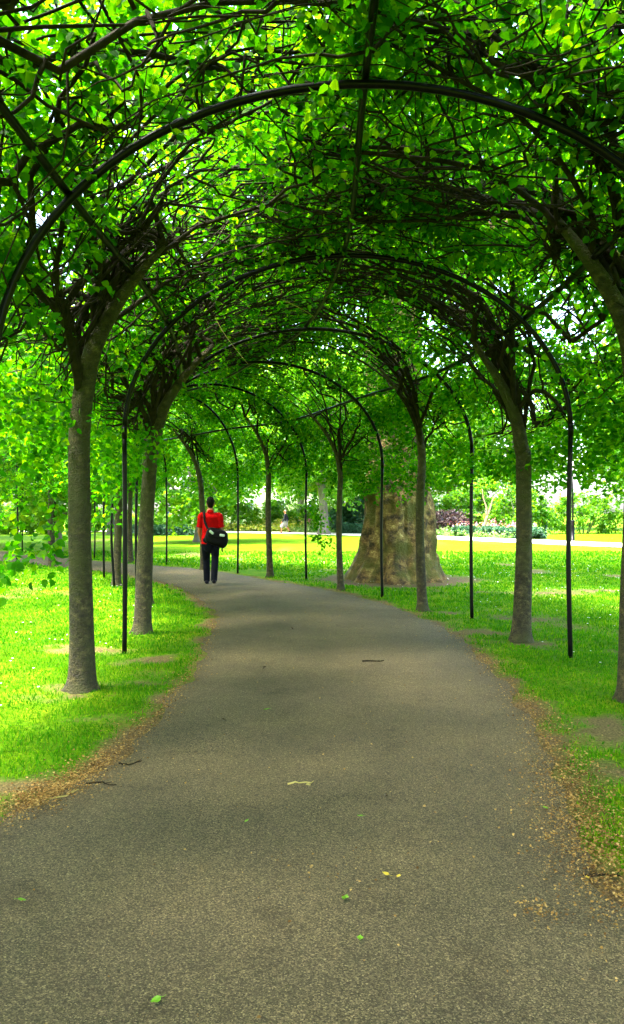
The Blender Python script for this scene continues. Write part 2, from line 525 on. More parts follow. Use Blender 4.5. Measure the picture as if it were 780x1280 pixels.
def ground_z(x, y):
    return (fbm(x, y, 1.5, 21) - 0.5) * 0.05 * np.clip(np.minimum(dist_poly(x, y, LEc), dist_poly(x, y, REc)) / 0.8, 0, 1)


def build_grass():
    pts = []
    for (x0, x1, y0, y1, dens, h, w) in [
            (-4.5, -0.9, 2.6, 8, 2500, .036, .0035), (1.1, 5.2, 2.6, 8, 2500, .036, .0035),
            (-7, -1.0, 8, 13, 1000, .043, .006), (0.5, 7.5, 8, 13, 1000, .043, .006),
            (-10, -2, 13, 19, 320, .05, .011), (-1, 12, 13, 20, 350, .05, .011),
            (-12, 14, 19, 28, 90, .07, .022)]:
        n = int((x1 - x0) * (y1 - y0) * dens)
        x, y = rng.uniform(x0, x1, n), rng.uniform(y0, y1, n)
        # keep what the camera or a side step could see
        k = np.abs(x) < 0.55 * y + 1.2
        x, y = x[k], y[k]
        k = ~inside(x, y, PATHPOLY)
        x, y = x[k], y[k]
        b = bare(x, y)
        cl = fbm(x, y, 0.35, 40)
        k = rng.random(len(x)) > np.clip(b * 1.35, 0, 0.985)
        x, y, cl, b = x[k], y[k], cl[k], b[k]
        hh = h * rng.uniform(.5, 1.3, len(x)) * (0.55 + 0.9 * cl) * (1 - 0.4 * b)
        pts.append((x, y, hh, np.full(len(x), w)))
    x, y, h, w = [np.concatenate(c) for c in zip(*pts)]
    n = len(x)
    z = ground_z(x, y) - 0.003
    a = rng.uniform(0, 2 * math.pi, n)
    lean = rng.uniform(0.15, 0.95, n) * h
    b = rng.uniform(0, 2 * math.pi, n)
    dx, dy = np.cos(a) * w, np.sin(a) * w
    lx, ly = np.cos(b) * lean, np.sin(b) * lean
    P = np.empty((n, 5, 3))
    P[:, 0] = np.stack([x - dx, y - dy, z], 1)
    P[:, 1] = np.stack([x + dx, y + dy, z], 1)
    P[:, 2] = np.stack([x + lx * .4 + dx * .8, y + ly * .4 + dy * .8, z + h * .6], 1)
    P[:, 3] = np.stack([x + lx * .4 - dx * .8, y + ly * .4 - dy * .8, z + h * .6], 1)
    P[:, 4] = np.stack([x + lx, y + ly, z + h * .95], 1)
    i = np.arange(n)[:, None] * 5
    me = fast_mesh('grass', P.reshape(-1, 3), i + np.array([[0, 1, 2, 3]]), i + np.array([[3, 2, 4]]))
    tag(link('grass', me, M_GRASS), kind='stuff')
    # daisies and clover heads in the sunny grass
    n = 900
    x, y = rng.uniform(-9, 12, n * 3), rng.uniform(4, 24, n * 3)
    k = ~inside(x, y, PATHPOLY) & (fbm(x, y, 1.2, 60) > 0.5) & (np.minimum(dist_poly(x, y, LEc), dist_poly(x, y, REc)) > 0.8)
    x, y = x[k][:n], y[k][:n]
    n = len(x)
    P = np.zeros((n, 7, 3))
    r = rng.uniform(.007, .012, n) * (0.8 + y / 30)
    P[:, 0] = np.stack([x, y, ground_z(x, y) + .05], 1)
    for j in range(6):
        P[:, j + 1] = P[:, 0] + np.stack([np.cos(j * R(60)) * r, np.sin(j * R(60)) * r, -r * .3], 1)
    i = np.arange(n)[:, None, None] * 7
    t = np.array([(0, j + 1, (j + 1) % 6 + 1) for j in range(6)])[None]
    tag(link('daisies', fast_mesh('daisies', P.reshape(-1, 3), None, (i + t).reshape(-1, 3)), M_DAISY), kind='stuff')


build_grass()

# ------------------------------------------------------------------ leaves
LT = np.array([(0, 0, 0), (-.40, .16, .09), (-.40, .58, .09), (0, 1.05, -.08), (.40, .58, .09), (.40, .16, .09)])
LQ = np.array([(0, 3, 2, 1), (0, 5, 4, 3)])


def leaves_at(pos, dirs, size, tilt=0.45, g=rng):
    n = len(pos)
    nrm = np.array([0, 0, 1.0]) + g.normal(0, tilt, (n, 3))
    u = dirs / (np.linalg.norm(dirs, axis=1)[:, None] + 1e-9)
    w = np.cross(u, nrm); w /= np.linalg.norm(w, axis=1)[:, None] + 1e-9
    nn = np.cross(w, u)
    s = np.asarray(size).reshape(-1, 1, 1)
    wid = g.uniform(0.8, 1.1, (n, 1, 1))
    return pos[:, None, :] + s * (LT[None, :, 1:2] * u[:, None, :] + wid * LT[None, :, 0:1] * w[:, None, :] + LT[None, :, 2:3] * nn[:, None, :])


def sprays(cent, axes, n_per, length, size, droop=0.35, tilt=0.45, g=rng):
    m = len(cent)
    a = axes / (np.linalg.norm(axes, axis=1)[:, None] + 1e-9)
    k = np.tile(np.arange(n_per), m)
    C, A = np.repeat(cent, n_per, 0), np.repeat(a, n_per, 0)
    side = np.cross(A, np.array([0, 0, 1.0])); side /= np.linalg.norm(side, axis=1)[:, None] + 1e-9
    s = (k + g.random(len(k))) / n_per
    sg = np.where(k % 2 == 0, 1.0, -1.0)
    L = np.repeat(g.uniform(.7, 1.3, m) * length, n_per)
    pos = C + A * (s * L)[:, None] + np.array([0, 0, -1.0]) * (s ** 2 * L * droop)[:, None] + g.normal(0, .018 * length / .3, (len(k), 3))
    d = A * .45 + side * (sg * .85)[:, None] + np.array([0, 0, -1.0]) * g.uniform(0.05, .9, (len(k), 1)) + g.normal(0, .3, (len(k), 3))
    return leaves_at(pos, d, g.uniform(.65, 1.25, len(k)) * size, tilt, g)


def leaf_mesh(name, LV, off=(0, 0, 0)):
    LV = LV.reshape(-1, 6, 3) - np.asarray(off)
    n = len(LV)
    q = (np.arange(n)[:, None, None] * 6 + LQ[None]).reshape(-1, 4)
    return fast_mesh(name, LV.reshape(-1, 3), q)


# ------------------------------------------------------------------ steel arches
ARCH = [((-1.92, 1.45), (2.55, 1.45)), ((-1.91, 4.61), (2.55, 4.61)), ((-1.91, 7.82), (2.55, 7.57)), ((-2.34, 11.1), (2.18, 10.47)),
        ((-3.03, 13.3), (1.19, 13.0)), ((-3.75, 14.6), (-0.12, 16.4)), ((-3.97, 15.55), (-1.75, 18.1)),
        ((-4.55, 16.8), (-4.0, 21.1)), ((-5.35, 18.4), (-6.8, 24.0)), ((-8.5, 22.1), (-10.3, 27.3))]
ZS, BZ = 2.27, 1.75


def arch_pt(a, phi, e=0.0):
    """phi 0 = left spring, pi = right spring; e = offset outwards"""
    L, Rr = np.array(a[0]), np.array(a[1])
    c, h = (L + Rr) / 2, np.linalg.norm(Rr - L) / 2
    d = (Rr - L) / (2 * h)
    q = -(h + e) * math.cos(phi)
    xy = c + d * q
    return np.array([xy[0], xy[1], ZS + (BZ + e) * math.sin(phi)])


ARCH_LBL = ['black steel hoop arch standing behind the viewer over the path',
            'nearest black steel arch whose curved top spans the upper part of the view',
            'second black steel arch with its left post between the two big left trunks',
            'third black steel arch with its right post just right of the giant trunk',
            'fourth black steel arch with its thin right post in front of the giant trunk',
            'fifth black steel arch with right post between two thin trunks left of the giant trunk',
            'sixth black steel arch with its post just right of the man in red',
            'seventh black steel arch where the path bends, post left of the man in red',
            'eighth thin steel arch beyond the path bend, post beside the far left path',
            'farthest thin steel arch at the left edge over the distant path']
for a, lb in zip(ARCH, ARCH_LBL):
    mid = np.array([(a[0][0] + a[1][0]) / 2, (a[0][1] + a[1][1]) / 2, 0])
    root = empty('steel_arch', mid)
    tag(root, lb, 'arch', 'steel hoop arches over the path')
    wob = [rng.normal(0, .02, 2), rng.normal(0, .02, 2)]
    for k in (0, 1):
        p = np.array([a[k][0], a[k][1], -0.1])
        t = arch_pt(a, 0 if k == 0 else math.pi)
        pp = catmull([p, p * .5 + t * .5 + np.array([*wob[k], 0]), t], 10)
        Buf().tube(pp, .025, 10, up=(0, 1, 0)).build('post', M_STEEL, root, True, off=mid)
    pts = [arch_pt(a, p) for p in np.linspace(0, math.pi, 40)]
    Buf().tube(pts, .0258, 10, up=(0, 1, 0)).build('hoop', M_STEEL, root, True, off=mid)
    for k in (0, 1):
        t = arch_pt(a, 0 if k == 0 else math.pi)
        Buf().tube([t + (0, 0, -.07), t + (0, 0, .05)], .0285, 10, up=(0, 1, 0)).build('sleeve', M_STEEL, root, True, off=mid)

for phi, nm, lb in ((math.pi / 2, 'ridge_rail', 'dark steel ridge rail running along the tops of the arches'),
                    (R(38), 'side_rail', 'dark steel rail along the left shoulder of the arches'),
                    (R(142), 'side_rail', 'dark steel rail along the right shoulder of the arches')):
    pts = catmull([arch_pt(a, phi, 0.047) for a in ARCH[:9]], 120)
    
    c = pts.mean(0)
    o = Buf().tube(pts, .025, 8).build(nm, M_STEEL, None, True, off=c, loc=c)
    tag(o, lb, 'rail', 'long rails tying the arches together')

MIDS = catmull([((a[0][0] + a[1][0]) / 2, (a[0][1] + a[1][1]) / 2) for a in [((-1.92, -2), (2.55, -2))] + ARCH], 200)


# ------------------------------------------------------------------ pleached lime trees
def wig(n, amp, g):
    w = np.cumsum(g.normal(0, 1, (n, 3)), 0)
    w -= np.linspace(0, 1, n)[:, None] * w[-1]
    return w * amp / max(1, math.sqrt(n))


def lime_tree(base, r, label, seed, n_limb=20, n_clump=100, per=13, leaf=.062, fork=2.35, lean=(0, 0), detail=1.0,
              extra=None, skirt=0.26, low=2.05, sp=19, skq=.1):
    g = np.random.default_rng(seed)
    b = np.array([base[0], base[1], 0.0])
    i = np.argmin(np.hypot(MIDS[:, 0] - b[0], MIDS[:, 1] - b[1]))
    i = min(max(i, 1), len(MIDS) - 2)
    c = MIDS[i]
    nvec = np.array([c[0] - b[0], c[1] - b[1], 0]); W = np.linalg.norm(nvec); nvec /= W
    t3 = MIDS[i + 1] - MIDS[i - 1]; t3 /= np.linalg.norm(t3); tv = np.array([t3[0], t3[1], 0])
    W = min(max(W, 2.0), 2.5)
    cen = b + nvec * W
    root = empty('lime_tree', b)
    tag(root, label, 'tree', 'lime trees trained over the path')

    def loc(q, al, z):   # q from the centre line outward to this tree's side
        return cen - nvec * q + tv * al + np.array([0, 0, z])
    def push(P, m=.07):
        P = P.copy()
        d = P - cen
        q = d @ nvec
        zz = P[:, 2] - ZS
        Wm, Bm = W + m, BZ + m
        el = np.sqrt((q / Wm) ** 2 + (np.maximum(zz, 0) / Bm) ** 2)
        k = (zz > 0) & (el < 1)
        f = np.where(k, 1 / np.maximum(el, .2), 1.0)
        P += nvec * (q * (f - 1))[:, None]
        P[:, 2] = np.where(k, ZS + zz * f, P[:, 2])
        return P
    # trunk
    zs = np.array([-.12, 0, .05, .14, .35, .8, 1.3, 1.8, 2.1, fork, fork + .35, fork + .75, fork + 1.15])
    rr = r * np.array([1.75, 1.62, 1.4, 1.2, 1.08, 1.0, .95, .93, .92, .9, .74, .55, .3])
    ph = g.uniform(0, 6.28)
    pts = np.array([b + np.array([lean[0] * z / 2.4 + .02 * math.sin(z * 1.9 + ph), lean[1] * z / 2.4 + .02 * math.sin(z * 2.3 + ph * 2), z]) for z in zs])
    sw = tv * g.uniform(-.22, .22)
    pts[-1] += nvec * .62 + sw; pts[-2] += nvec * .30 + sw * .5; pts[-3] += nvec * .09 + sw * .15; pts[-4] += nvec * .02
    pts = catmull(pts, 30); rr = np.interp(np.linspace(0, 1, 30), np.linspace(0, 1, len(zs)), rr)
    def fl(s, ang):
        k = max(0, 1 - s * 5.5)
        return 1 + k * .16 * np.sin(ang * 4 + ph) + k * .1 * np.sin(ang * 7 + 2 * ph) + .03 * np.sin(ang * 3 + s * 9) + .02 * np.sin(ang * 5 - s * 23)
    Buf().tube(pts, rr, 20, up=(0, 1, 0), mod=fl).build('trunk', M_BARK, root, True, off=b)
    top = pts[-1]
    # limbs over the arch
    paths = []
    for k in range(n_limb):
        n = 16
        u = np.linspace(0, 1, n)
        out = k >= n_limb - max(2, n_limb // 5)
        if out:     # outward and upward limbs
            q = W + u * g.uniform(.2, 1.0); z = fork + .1 + u * g.uniform(.6, 1.7); al = u * g.uniform(-1.4, 1.4)
        else:
            low_one = g.random() < .5
            e = g.uniform(.06, .45) if low_one else g.uniform(.2, .9)
            pm = R(g.uniform(70, 112)) if low_one else R(g.uniform(50, 100))
            phi = pm * u ** 0.9
            q = (W + e * .6) * np.cos(phi); z = fork - .1 + (ZS + BZ + e - fork + .1) * np.sin(phi) ** .95
            al = (g.uniform(-1.5, 1.5) if low_one else g.uniform(-2.6, 2.6)) * u ** .75
        P = np.array([loc(q[j], al[j], z[j]) for j in range(n)])
        prim = out or k < 12 or not paths
        i0 = 5 if out else 6
        if prim:
            st = pts[29 - g.integers(0, 10)] + g.normal(0, .012, 3)
        else:       # a side limb leaving an older one
            st = paths[g.integers(min(len(paths), 12))][0][g.integers(2, 7)]
            i0 = 8
        aim = P[i0] - st
        c1 = st + aim * .22 + np.array([0, 0, .22])
        c2 = st + aim * .6 + np.array([0, 0, .16])
        P = catmull(np.concatenate([[st, c1, c2] if prim else [st, st + aim * .5 + np.array([0, 0, .06])], P[i0::3], P[-1:]]), n)
        P = P + wig(n, g.uniform(.15, .48), g) * np.clip(u * 2.5 - .2, 0, 1)[:, None]
        P[5:] = push(P)[5:]
        r0 = r * (g.uniform(.2, .36) if prim else g.uniform(.12, .24))
        rad = r0 * (1 - u) ** .8 + .005
        Buf().tube(P, rad, 7).build('limb', M_LIMB, root, True, off=b)
        paths.append((P, rad))
    # branchwork: thinner shoots woven through
    bw = Buf(); tips = []
    for k in range(int(220 * detail)):
        P, rad = paths[g.integers(len(paths))]
        j = g.integers(3, 15)
        n = 9
        d = P[min(j + 1, 15)] - P[j - 1]; d /= np.linalg.norm(d)
        d = d + g.normal(0, 1.0, 3); d[2] += .1; d /= np.linalg.norm(d)
        L = g.uniform(.5, 1.7)
        u = np.linspace(0, 1, n)[:, None]
        cv = g.normal(0, .5, 3); cv[2] = cv[2] * .7 - .02
        Q = P[j] + d * u * L + cv * u ** 2 * L * .6 + wig(n, .12, g)
        Q[:, 2] = np.maximum(Q[:, 2], 2.4)
        Q = push(Q, .04)
        r0 = min(rad[j] * .8, g.uniform(.005, .013))
        bw.tube(Q, r0 * (1 - u[:, 0]) + .0028, 5)
        tips.append(Q)
    for k in range(int(120 * detail)):
        Q0 = tips[g.integers(int(220 * detail))]
        j = g.integers(2, 8)
        n = 6
        d = g.normal(0, 1, 3); d[2] = d[2] * .6 + .15; d /= np.linalg.norm(d)
        L = g.uniform(.25, .75)
        u = np.linspace(0, 1, n)[:, None]
        Q = Q0[j] + d * u * L + g.normal(0, .2, 3) * u ** 2 * L + wig(n, .05, g)
        bw.tube(push(Q, .02), .0045 * (1 - u[:, 0]) + .002, 4)
    bw.build('branchwork', M_LIMB, root, True, off=b)
    # a few pale bare shoots
    if detail >= 1:
        for k in range(3):
            Q0 = tips[g.integers(90)]
            u = np.linspace(0, 1, 8)[:, None]
            Q = Q0[4] + g.normal(0, .5, 3) * u * .8 + g.normal(0, .35, 3) * u ** 2 + np.array([0, 0, -.12]) * u
            Buf().tube(Q, .005 - .003 * u[:, 0], 5).build('young_shoot', M_PALE, root, True, off=b)
    # crown
    cl = []
    for k in range(n_clump):
        if g.random() < skirt:
            q = W + g.uniform(skq, 1.1); z = g.uniform(low, 3.6); al = g.uniform(-1.7, 1.7)
        else:
            phi = R(g.uniform(18, 104)); e = .28 + 1.0 * g.random() ** 1.1
            q = (W + e) * math.cos(phi); z = ZS + (BZ + e) * math.sin(phi); al = g.uniform(-1.8, 1.8)
        cl.append(loc(q, al, z))
    cl = np.array(cl)
    # clusters of sprays
    cc = np.repeat(cl, sp, 0) + g.normal(0, .17, (n_clump * sp, 3)) * np.array([1.2, 1.2, .75])
    qq = np.sum((cc - cen) * -nvec, 1)
    zz = cc[:, 2]
    # keep the underside of the arch free
    inn = (np.abs(qq) < W - .05) & (zz < ZS + .1 + BZ * np.sqrt(np.clip(1 - (qq / W) ** 2, 0, 1)))
    cc = cc[~inn]
    ax = g.normal(0, 1, (len(cc), 3)); ax[:, 2] = ax[:, 2] * .3 - .25
    LV = sprays(cc, ax, per, .3, leaf, g=g)
    if extra is not None:
        LV = np.concatenate([LV, extra(g, bw)])
    link('crown', leaf_mesh('crown', LV, b), M_LEAF, root)
    return root


def hang(points, n, length, size, axis=(0, 0, -.6)):
    def f(g, bw):
        P = np.array(points, float)
        c = np.repeat(P, n, 0) + g.normal(0, .07, (len(P) * n, 3))
        a = np.array(axis) + g.normal(0, .5, (len(c), 3))
        return sprays(c, a, 6, length, size, .5, .8, g=g)
    return f


def px3(px, py, d):
    return ((px - 390) / F * d, d, H_EYE + (640 - py) / F * d)


ex1 = hang([px3(60, 505, 6.0), px3(75, 515, 6.1), px3(40, 490, 5.9), px3(70, 480, 6.2), px3(40, 640, 5.9), px3(20, 620, 5.8),
            px3(60, 620, 6.2), px3(30, 580, 6), px3(65, 585, 6.3), px3(15, 550, 5.8), px3(45, 548, 6.1), px3(20, 655, 5.9), px3(60, 655, 6.2)], 4, .26, .06)
ex1b = hang([px3(66, 672, 5.5), px3(50, 680, 5.5), px3(60, 692, 5.55), px3(35, 697, 5.5), px3(20, 708, 5.45), px3(48, 706, 5.5), px3(30, 715, 5.5), px3(12, 690, 5.5)],
            2, .2, .065, (-.4, 0, -.5))


def ex_t1(g, bw):
    return np.concatenate([ex1(g, bw), ex1b(g, bw)])


ex2 = hang([px3(190, 545, 8.6), px3(175, 530, 8.7), px3(200, 555, 8.8), px3(160, 560, 9), px3(150, 600, 9.2), px3(125, 610, 9.4), px3(140, 580, 9.4), px3(120, 570, 9.3), px3(135, 635, 9.6)], 7, .24, .06)
ex3 = hang([px3(398, 640, 15.8), px3(402, 655, 15.8), px3(398, 668, 15.8), px3(392, 645, 15.9), px3(403, 676, 15.8), px3(390, 628, 15.9)], 7, .2, .065, (.1, 0, -.8))

TREES = [
    # base, radius, label, seed, kwargs
    ((-1.88, 6.19), .092, 'left lime tree nearest the viewer, thick trunk rising from grass by the path', 11, dict(fork=2.45, extra=ex_t1, n_limb=28, detail=1.7, n_clump=100, skirt=.14, skq=.45, lean=(.03, 0))),
    ((-2.05, 9.16), .09, 'second big trunked lime tree on the left, leaning over the inner path edge', 12, dict(fork=2.35, lean=(.16, 0), extra=ex2, n_limb=28, detail=1.5, n_clump=95, skirt=.12, skq=.45)),
    ((-2.6, 12.1), .085, 'lime tree hidden mostly behind the second left trunk', 13, dict(n_limb=10)),
    ((-3.8, 15.0), .075, 'pale thin trunked lime tree on sunny grass left of the second trunk', 14, dict(n_limb=6, detail=.35, n_clump=80)),
    ((-5.2, 17.8), .075, 'slim lime tree standing just right of the nearest left trunk, far back', 15, dict(n_limb=6, detail=.3, n_clump=88)),
    ((2.47, 5.85), .1, 'lime tree at the right edge of the view with leaning dark limbs', 16, dict(n_limb=22, fork=2.55, detail=1.3, n_clump=98, skirt=.16, skq=.4)),
    ((2.35, 8.6), .092, 'thick lime tree on the right lawn with its trunk bending left', 17, dict(n_limb=22, fork=2.15, detail=1.2, n_clump=90, skirt=.18, skq=.35, lean=(.02, 0))),
    ((1.61, 11.3), .066, 'lime tree standing directly before the giant plane trunk', 18, dict(n_limb=13, fork=2.4, detail=.6, skirt=.24)),
    ((.52, 14.2), .055, 'slender lime tree at the left root of the giant plane tree', 19, dict(n_limb=7, fork=2.2, detail=.35, n_clump=88, skirt=.26)),
    ((-.95, 17.0), .065, 'slender lime tree two posts right of the man in red', 20, dict(n_limb=6, detail=.3, n_clump=92)),
    ((-2.7, 19.3), .075, 'lime tree just left of the man in red at the path edge', 21, dict(n_limb=6, detail=.3, n_clump=92, lean=(-.12, 0))),
    ((-5.2, 22.0), .07, 'thin lime tree behind the second left trunk beyond the path bend', 22, dict(n_limb=6, detail=.3, n_clump=92)),
    ((-8.3, 24.6), .08, 'pale slim lime tree far left beyond the distant path', 23, dict(n_limb=6, detail=.3, n_clump=92)),
    ((-7.0, 20.6), .07, 'slim lime tree far left inside the path bend, behind hanging leaves', 24, dict(n_limb=6, detail=.3, n_clump=88)),
    ((-1.92, 3.1), .11, 'lime tree just outside the left edge whose limbs cross the upper left', 25, dict(n_limb=30, low=2.6, detail=1.9, n_clump=106, skirt=.15, skq=.4)),
    ((2.5, 3.0), .11, 'lime tree just outside the right edge whose limbs cross the upper right', 26, dict(n_limb=22, low=2.6, detail=1.3, n_clump=106, skirt=.15, skq=.4)),
    ((-1.95, .1), .11, 'lime tree on the left beside the viewer, only its shade seen', 27, dict(n_limb=7, detail=.3, n_clump=92)),
    ((2.5, 0.0), .11, 'lime tree on the right beside the viewer, only its shade seen', 28, dict(n_limb=7, detail=.3, n_clump=92)),
    ((-1.95, -2.9), .11, 'lime tree on the left behind the viewer, only its shade seen', 29, dict(n_limb=6, detail=.2, n_clump=92)),
    ((2.5, -3.0), .11, 'lime tree on the right behind the viewer, only its shade seen', 30, dict(n_limb=6, detail=.2, n_clump=92)),
]
for base, r, lb, sd, kw in TREES:
    if base == (.52, 14.2):
        kw = dict(kw, extra=ex3)
    lime_tree(base, r, lb, sd, **kw)


# ------------------------------------------------------------------ giant plane tree
def plane_tree():
    g = np.random.default_rng(55)
    b = np.array([PLANE_C[0], PLANE_C[1], 0.0])
    root = tag(empty('plane_tree', b), 'giant old plane tree with a swollen mottled trunk on the lawn', 'tree')
    nz, na = 110, 96
    zs = np.concatenate([np.linspace(-.15, 2.6, 75), np.linspace(2.7, 8.0, nz - 75)])
    ang = np.arange(na) * 2 * math.pi / na
    prof = np.interp(zs, [-.15, 0, .12, .3, .6, 1.0, 1.45, 1.8, 2.1, 2.5, 3.2, 5, 8], [1.15, 1.06, .98, .88, .79, .72, .68, .67, .67, .62, .58, .55, .44])
    Z, A = np.meshgrid(zs, ang, indexing='ij')
    Rr = np.repeat(prof[:, None], na, 1)
    k = np.clip(1 - Z / 1.1, 0, 1) ** 1.5
    lob = (np.abs(np.sin(A * 3.5 + .6)) ** .7 - .6) * .22 + (np.abs(np.sin(A * 5.5 + 2.1)) - .6) * .10
    Rr = Rr + k * lob
    X0 = np.cos(A) * 2 + 3 * np.sin(A * 1.0) + np.cos(2 * A)
    Rr += .05 * np.sin(A * 4 + Z * 1.3 + 1) + .03 * np.sin(A * 9 - Z * 2.1) + .018 * np.sin(A * 17 + 3 * Z)
    # burls: (angle, z, width angle, height, size)
    for (a0, z0, wa, wz, s) in [(R(190), 2.02, .5, .26, .17), (R(-30), 1.2, .45, .5, .1), (R(-80), 1.75, .35, .25, .07), (R(-110), 1.0, .3, .3, .06),
                                (R(-60), .75, .25, .2, .06), (R(-130), 2.3, .4, .3, .07), (R(-95), .15, .22, .22, .12), (R(-62), .2, .2, .25, .1), (R(10), 2.0, .4, .6, .07)]:
        da = np.angle(np.exp(1j * (A - a0)))
        Rr += s * np.exp(-(da / wa) ** 2 - ((Z - z0) / wz) ** 2)
    for (a0, z0, wa, wz, s) in [(R(200), 1.55, .35, .18, -.06), (R(-78), .12, .1, .2, -.12)]:
        da = np.angle(np.exp(1j * (A - a0)))
        Rr += s * np.exp(-(da / wa) ** 2 - ((Z - z0) / wz) ** 2)
    Rr += (np.abs(vnoise(X0 * 3.2, Z * 1.7, 1, 3) - .5) * -.15 + (vnoise(X0 * 8, Z * 5, 1, 8) - .5) * .07)
    X = b[0] + np.cos(A) * Rr + .04 * np.sin(Z)
    Y = b[1] + np.sin(A) * Rr
    idx = np.arange(nz * na).reshape(nz, na)
    q = np.stack([idx[:-1], np.roll(idx[:-1], -1, 1), np.roll(idx[1:], -1, 1), idx[1:]], -1).reshape(-1, 4)
    Buf().add(np.stack([X, Y, Z], -1), q).build('trunk', M_PLANE, root, True, off=b)
    ends = []
    for kx in range(8):
        a = kx * 2 * math.pi / 8 + g.uniform(-.3, .3)
        L = g.uniform(4, 7.5)
        u = np.linspace(0, 1, 12)[:, None]
        st = b + np.array([math.cos(a) * .25, math.sin(a) * .25, g.uniform(6.2, 7.8)])
        P = st + np.array([math.cos(a), math.sin(a), .0]) * u ** 1.1 * L + np.array([0, 0, 1]) * u * g.uniform(2.5, 6) + wig(12, .8, g)
        Buf().tube(P, .24 * (1 - u[:, 0]) + .03, 9).build('limb', M_PLANE, root, True, off=b)
        ends += list(P[4:])
    ends = np.array(ends)
    c = ends[g.integers(len(ends), size=150)] + g.normal(0, 1.1, (150, 3))
    c[:, 2] = np.maximum(c[:, 2], 6.2)
    cc = np.repeat(c, 16, 0) + g.normal(0, .5, (150 * 16, 3))
    ax = g.normal(0, 1, (len(cc), 3)); ax[:, 2] = ax[:, 2] * .3 - .3
    link('crown', leaf_mesh('crown', sprays(cc, ax, 8, .6, .21, g=g), b), M_PARK, root)


plane_tree()


# ------------------------------------------------------------------ park trees, shrubs and beds
def park_tree_parts(seed, h, cr, low, leaf, n_clump, mat_bark, mat_leaf, tr=.3, sp=14):
    g = np.random.default_rng(seed)
    tb = Buf()
    zs = np.linspace(-.2, h * .55, 14)
    pts = np.array([(.15 * math.sin(z * .7 + seed), .15 * math.sin(z * .5 + 2 * seed), z) for z in zs])
    rr = tr * (1 - .5 * np.linspace(0, 1, 14)) * (1 + .7 * np.exp(-np.clip(zs, 0, 9) * 3))
    tb.tube(pts, rr, 12, up=(0, 1, 0))
    lm, ends = [], []
    for k in range(9):
        a = k * 2.4 + g.uniform(-.4, .4)
        z0 = g.uniform(low * .9 + .3, h * .5)
        u = np.linspace(0, 1, 9)[:, None]
        L = cr * g.uniform(.6, .95)
        P = np.array([.15 * math.sin(z0 * .7 + seed), .15 * math.sin(z0 * .5 + 2 * seed), z0]) + np.array([math.cos(a), math.sin(a), 0]) * u * L + np.array([0, 0, 1]) * u ** 1.2 * g.uniform(.1, .4) * h + wig(9, .6, g)
        lb = Buf().tube(P, tr * .4 * (1 - u[:, 0]) + .02, 7)
        lm.append(lb); ends += list(P[2:])
    # clump centres in an uneven egg, thicker near the surface
    c = g.normal(0, 1, (n_clump, 3)); c /= np.linalg.norm(c, axis=1)[:, None]
    rad = g.uniform(.35, 1, n_clump) ** .5
    lump = 1 + .22 * np.sin(c[:, 0] * 4 + seed) * np.cos(c[:, 1] * 3 + seed) + .12 * np.sin(c[:, 2] * 7)
    c = c * (rad * lump)[:, None] * np.array([cr, cr, (h - low) / 2]) + np.array([0, 0, (h + low) / 2])
    cc = np.repeat(c, sp, 0) + g.normal(0, 1, (n_clump * sp, 3)) * np.array([.55, .55, .35]) * cr / 5
    ax = g.normal(0, 1, (len(cc), 3)); ax[:, 2] = ax[:, 2] * .3 - .3
    cm = leaf_mesh('crown', sprays(cc, ax, 7, leaf * 3, leaf, g=g))
    cm.materials.append(mat_leaf)
    tm = tb.mesh('trunk', True); tm.materials.append(mat_bark)
    lms = []
    for l in lm:
        m = l.mesh('limb', True); m.materials.append(mat_bark); lms.append(m)
    return tm, lms, cm


KINDS = {
    'a': park_tree_parts(1, 15, 5.5, 3.2, .3, 170, M_FARBARK, M_PARK, .34),
    'b': park_tree_parts(2, 12, 4.6, 2.2, .27, 150, M_FARBARK, M_PARK, .25),
    'c': park_tree_parts(3, 7.5, 3.3, .9, .2, 130, M_FARBARK, M_PARK, .14),
}


def park_tree(kind, x, y, label, rz=0.0, s=1.0):
    tm, lms, cm = KINDS[kind]
    root = tag(empty('park_tree', (x, y, 0)), label, 'tree', 'park trees around the lawn')
    root.rotation_euler = (0, 0, rz); root.scale = (s, s, s)
    link('trunk', tm, None, root)
    for m in lms:
        link('limb', m, None, root)
    link('crown', cm, None, root)


PARK = [
    ('a', .65, 49.5, 'tall grey trunked tree beside the far path left of the plane tree'),
    ('b', 2.0, 56, 'forked pale tree behind the flower bed left of the plane tree'),
    ('a', -13.5, -1, 'tall tree left of the viewer overhanging the tunnel'),
    ('a', 9.5, 5.5, 'tall tree right of the viewer overhanging the tunnel'),
    ('c', -9.2, 27.8, 'dark trunked tree beyond the distant left path'),
    ('b', -15, 33, 'bushy green tree at the far left beyond the bend'),
    ('a', -20, 42, 'tall broad tree behind the left lawn'),
    ('a', -8.0, 60, 'tall tree behind the left flower bed'),
    ('c', -5.5, 37, 'small bright green tree behind the man in red'),
    ('b', -13, 50, 'rounded green tree above the people in blue'),
    ('a', 12.5, 70, 'tall tree behind the purple bush'),
    ('a', 17, 66, 'leafy tree behind the walkers on the right'),
    ('a', 24, 52, 'tall tree at the right end of the far lawn'),
    ('b', 25, 36, 'tree at the far right edge of the lawn'),
    ('a', -17, 20, 'tall tree on the left lawn outside the tunnel'),
    ('a', -15, 8, 'tall tree at the left edge of the left lawn beside the tunnel'),
    ('a', 17, 22, 'tall tree at the right edge of the right lawn past the plane tree'),
    ('a', -1, 75, 'tall distant tree in the gap over the far path'),
    ('a', 26, 60, 'distant tree above the right hedge'),
    ('a', 6, 80, 'distant tree behind the pale building'),
]
for i, (k, x, y, lb) in enumerate(PARK):
    park_tree(k, x, y, lb, i * 1.3, .9 + .25 * ((i * 37) % 10) / 10)


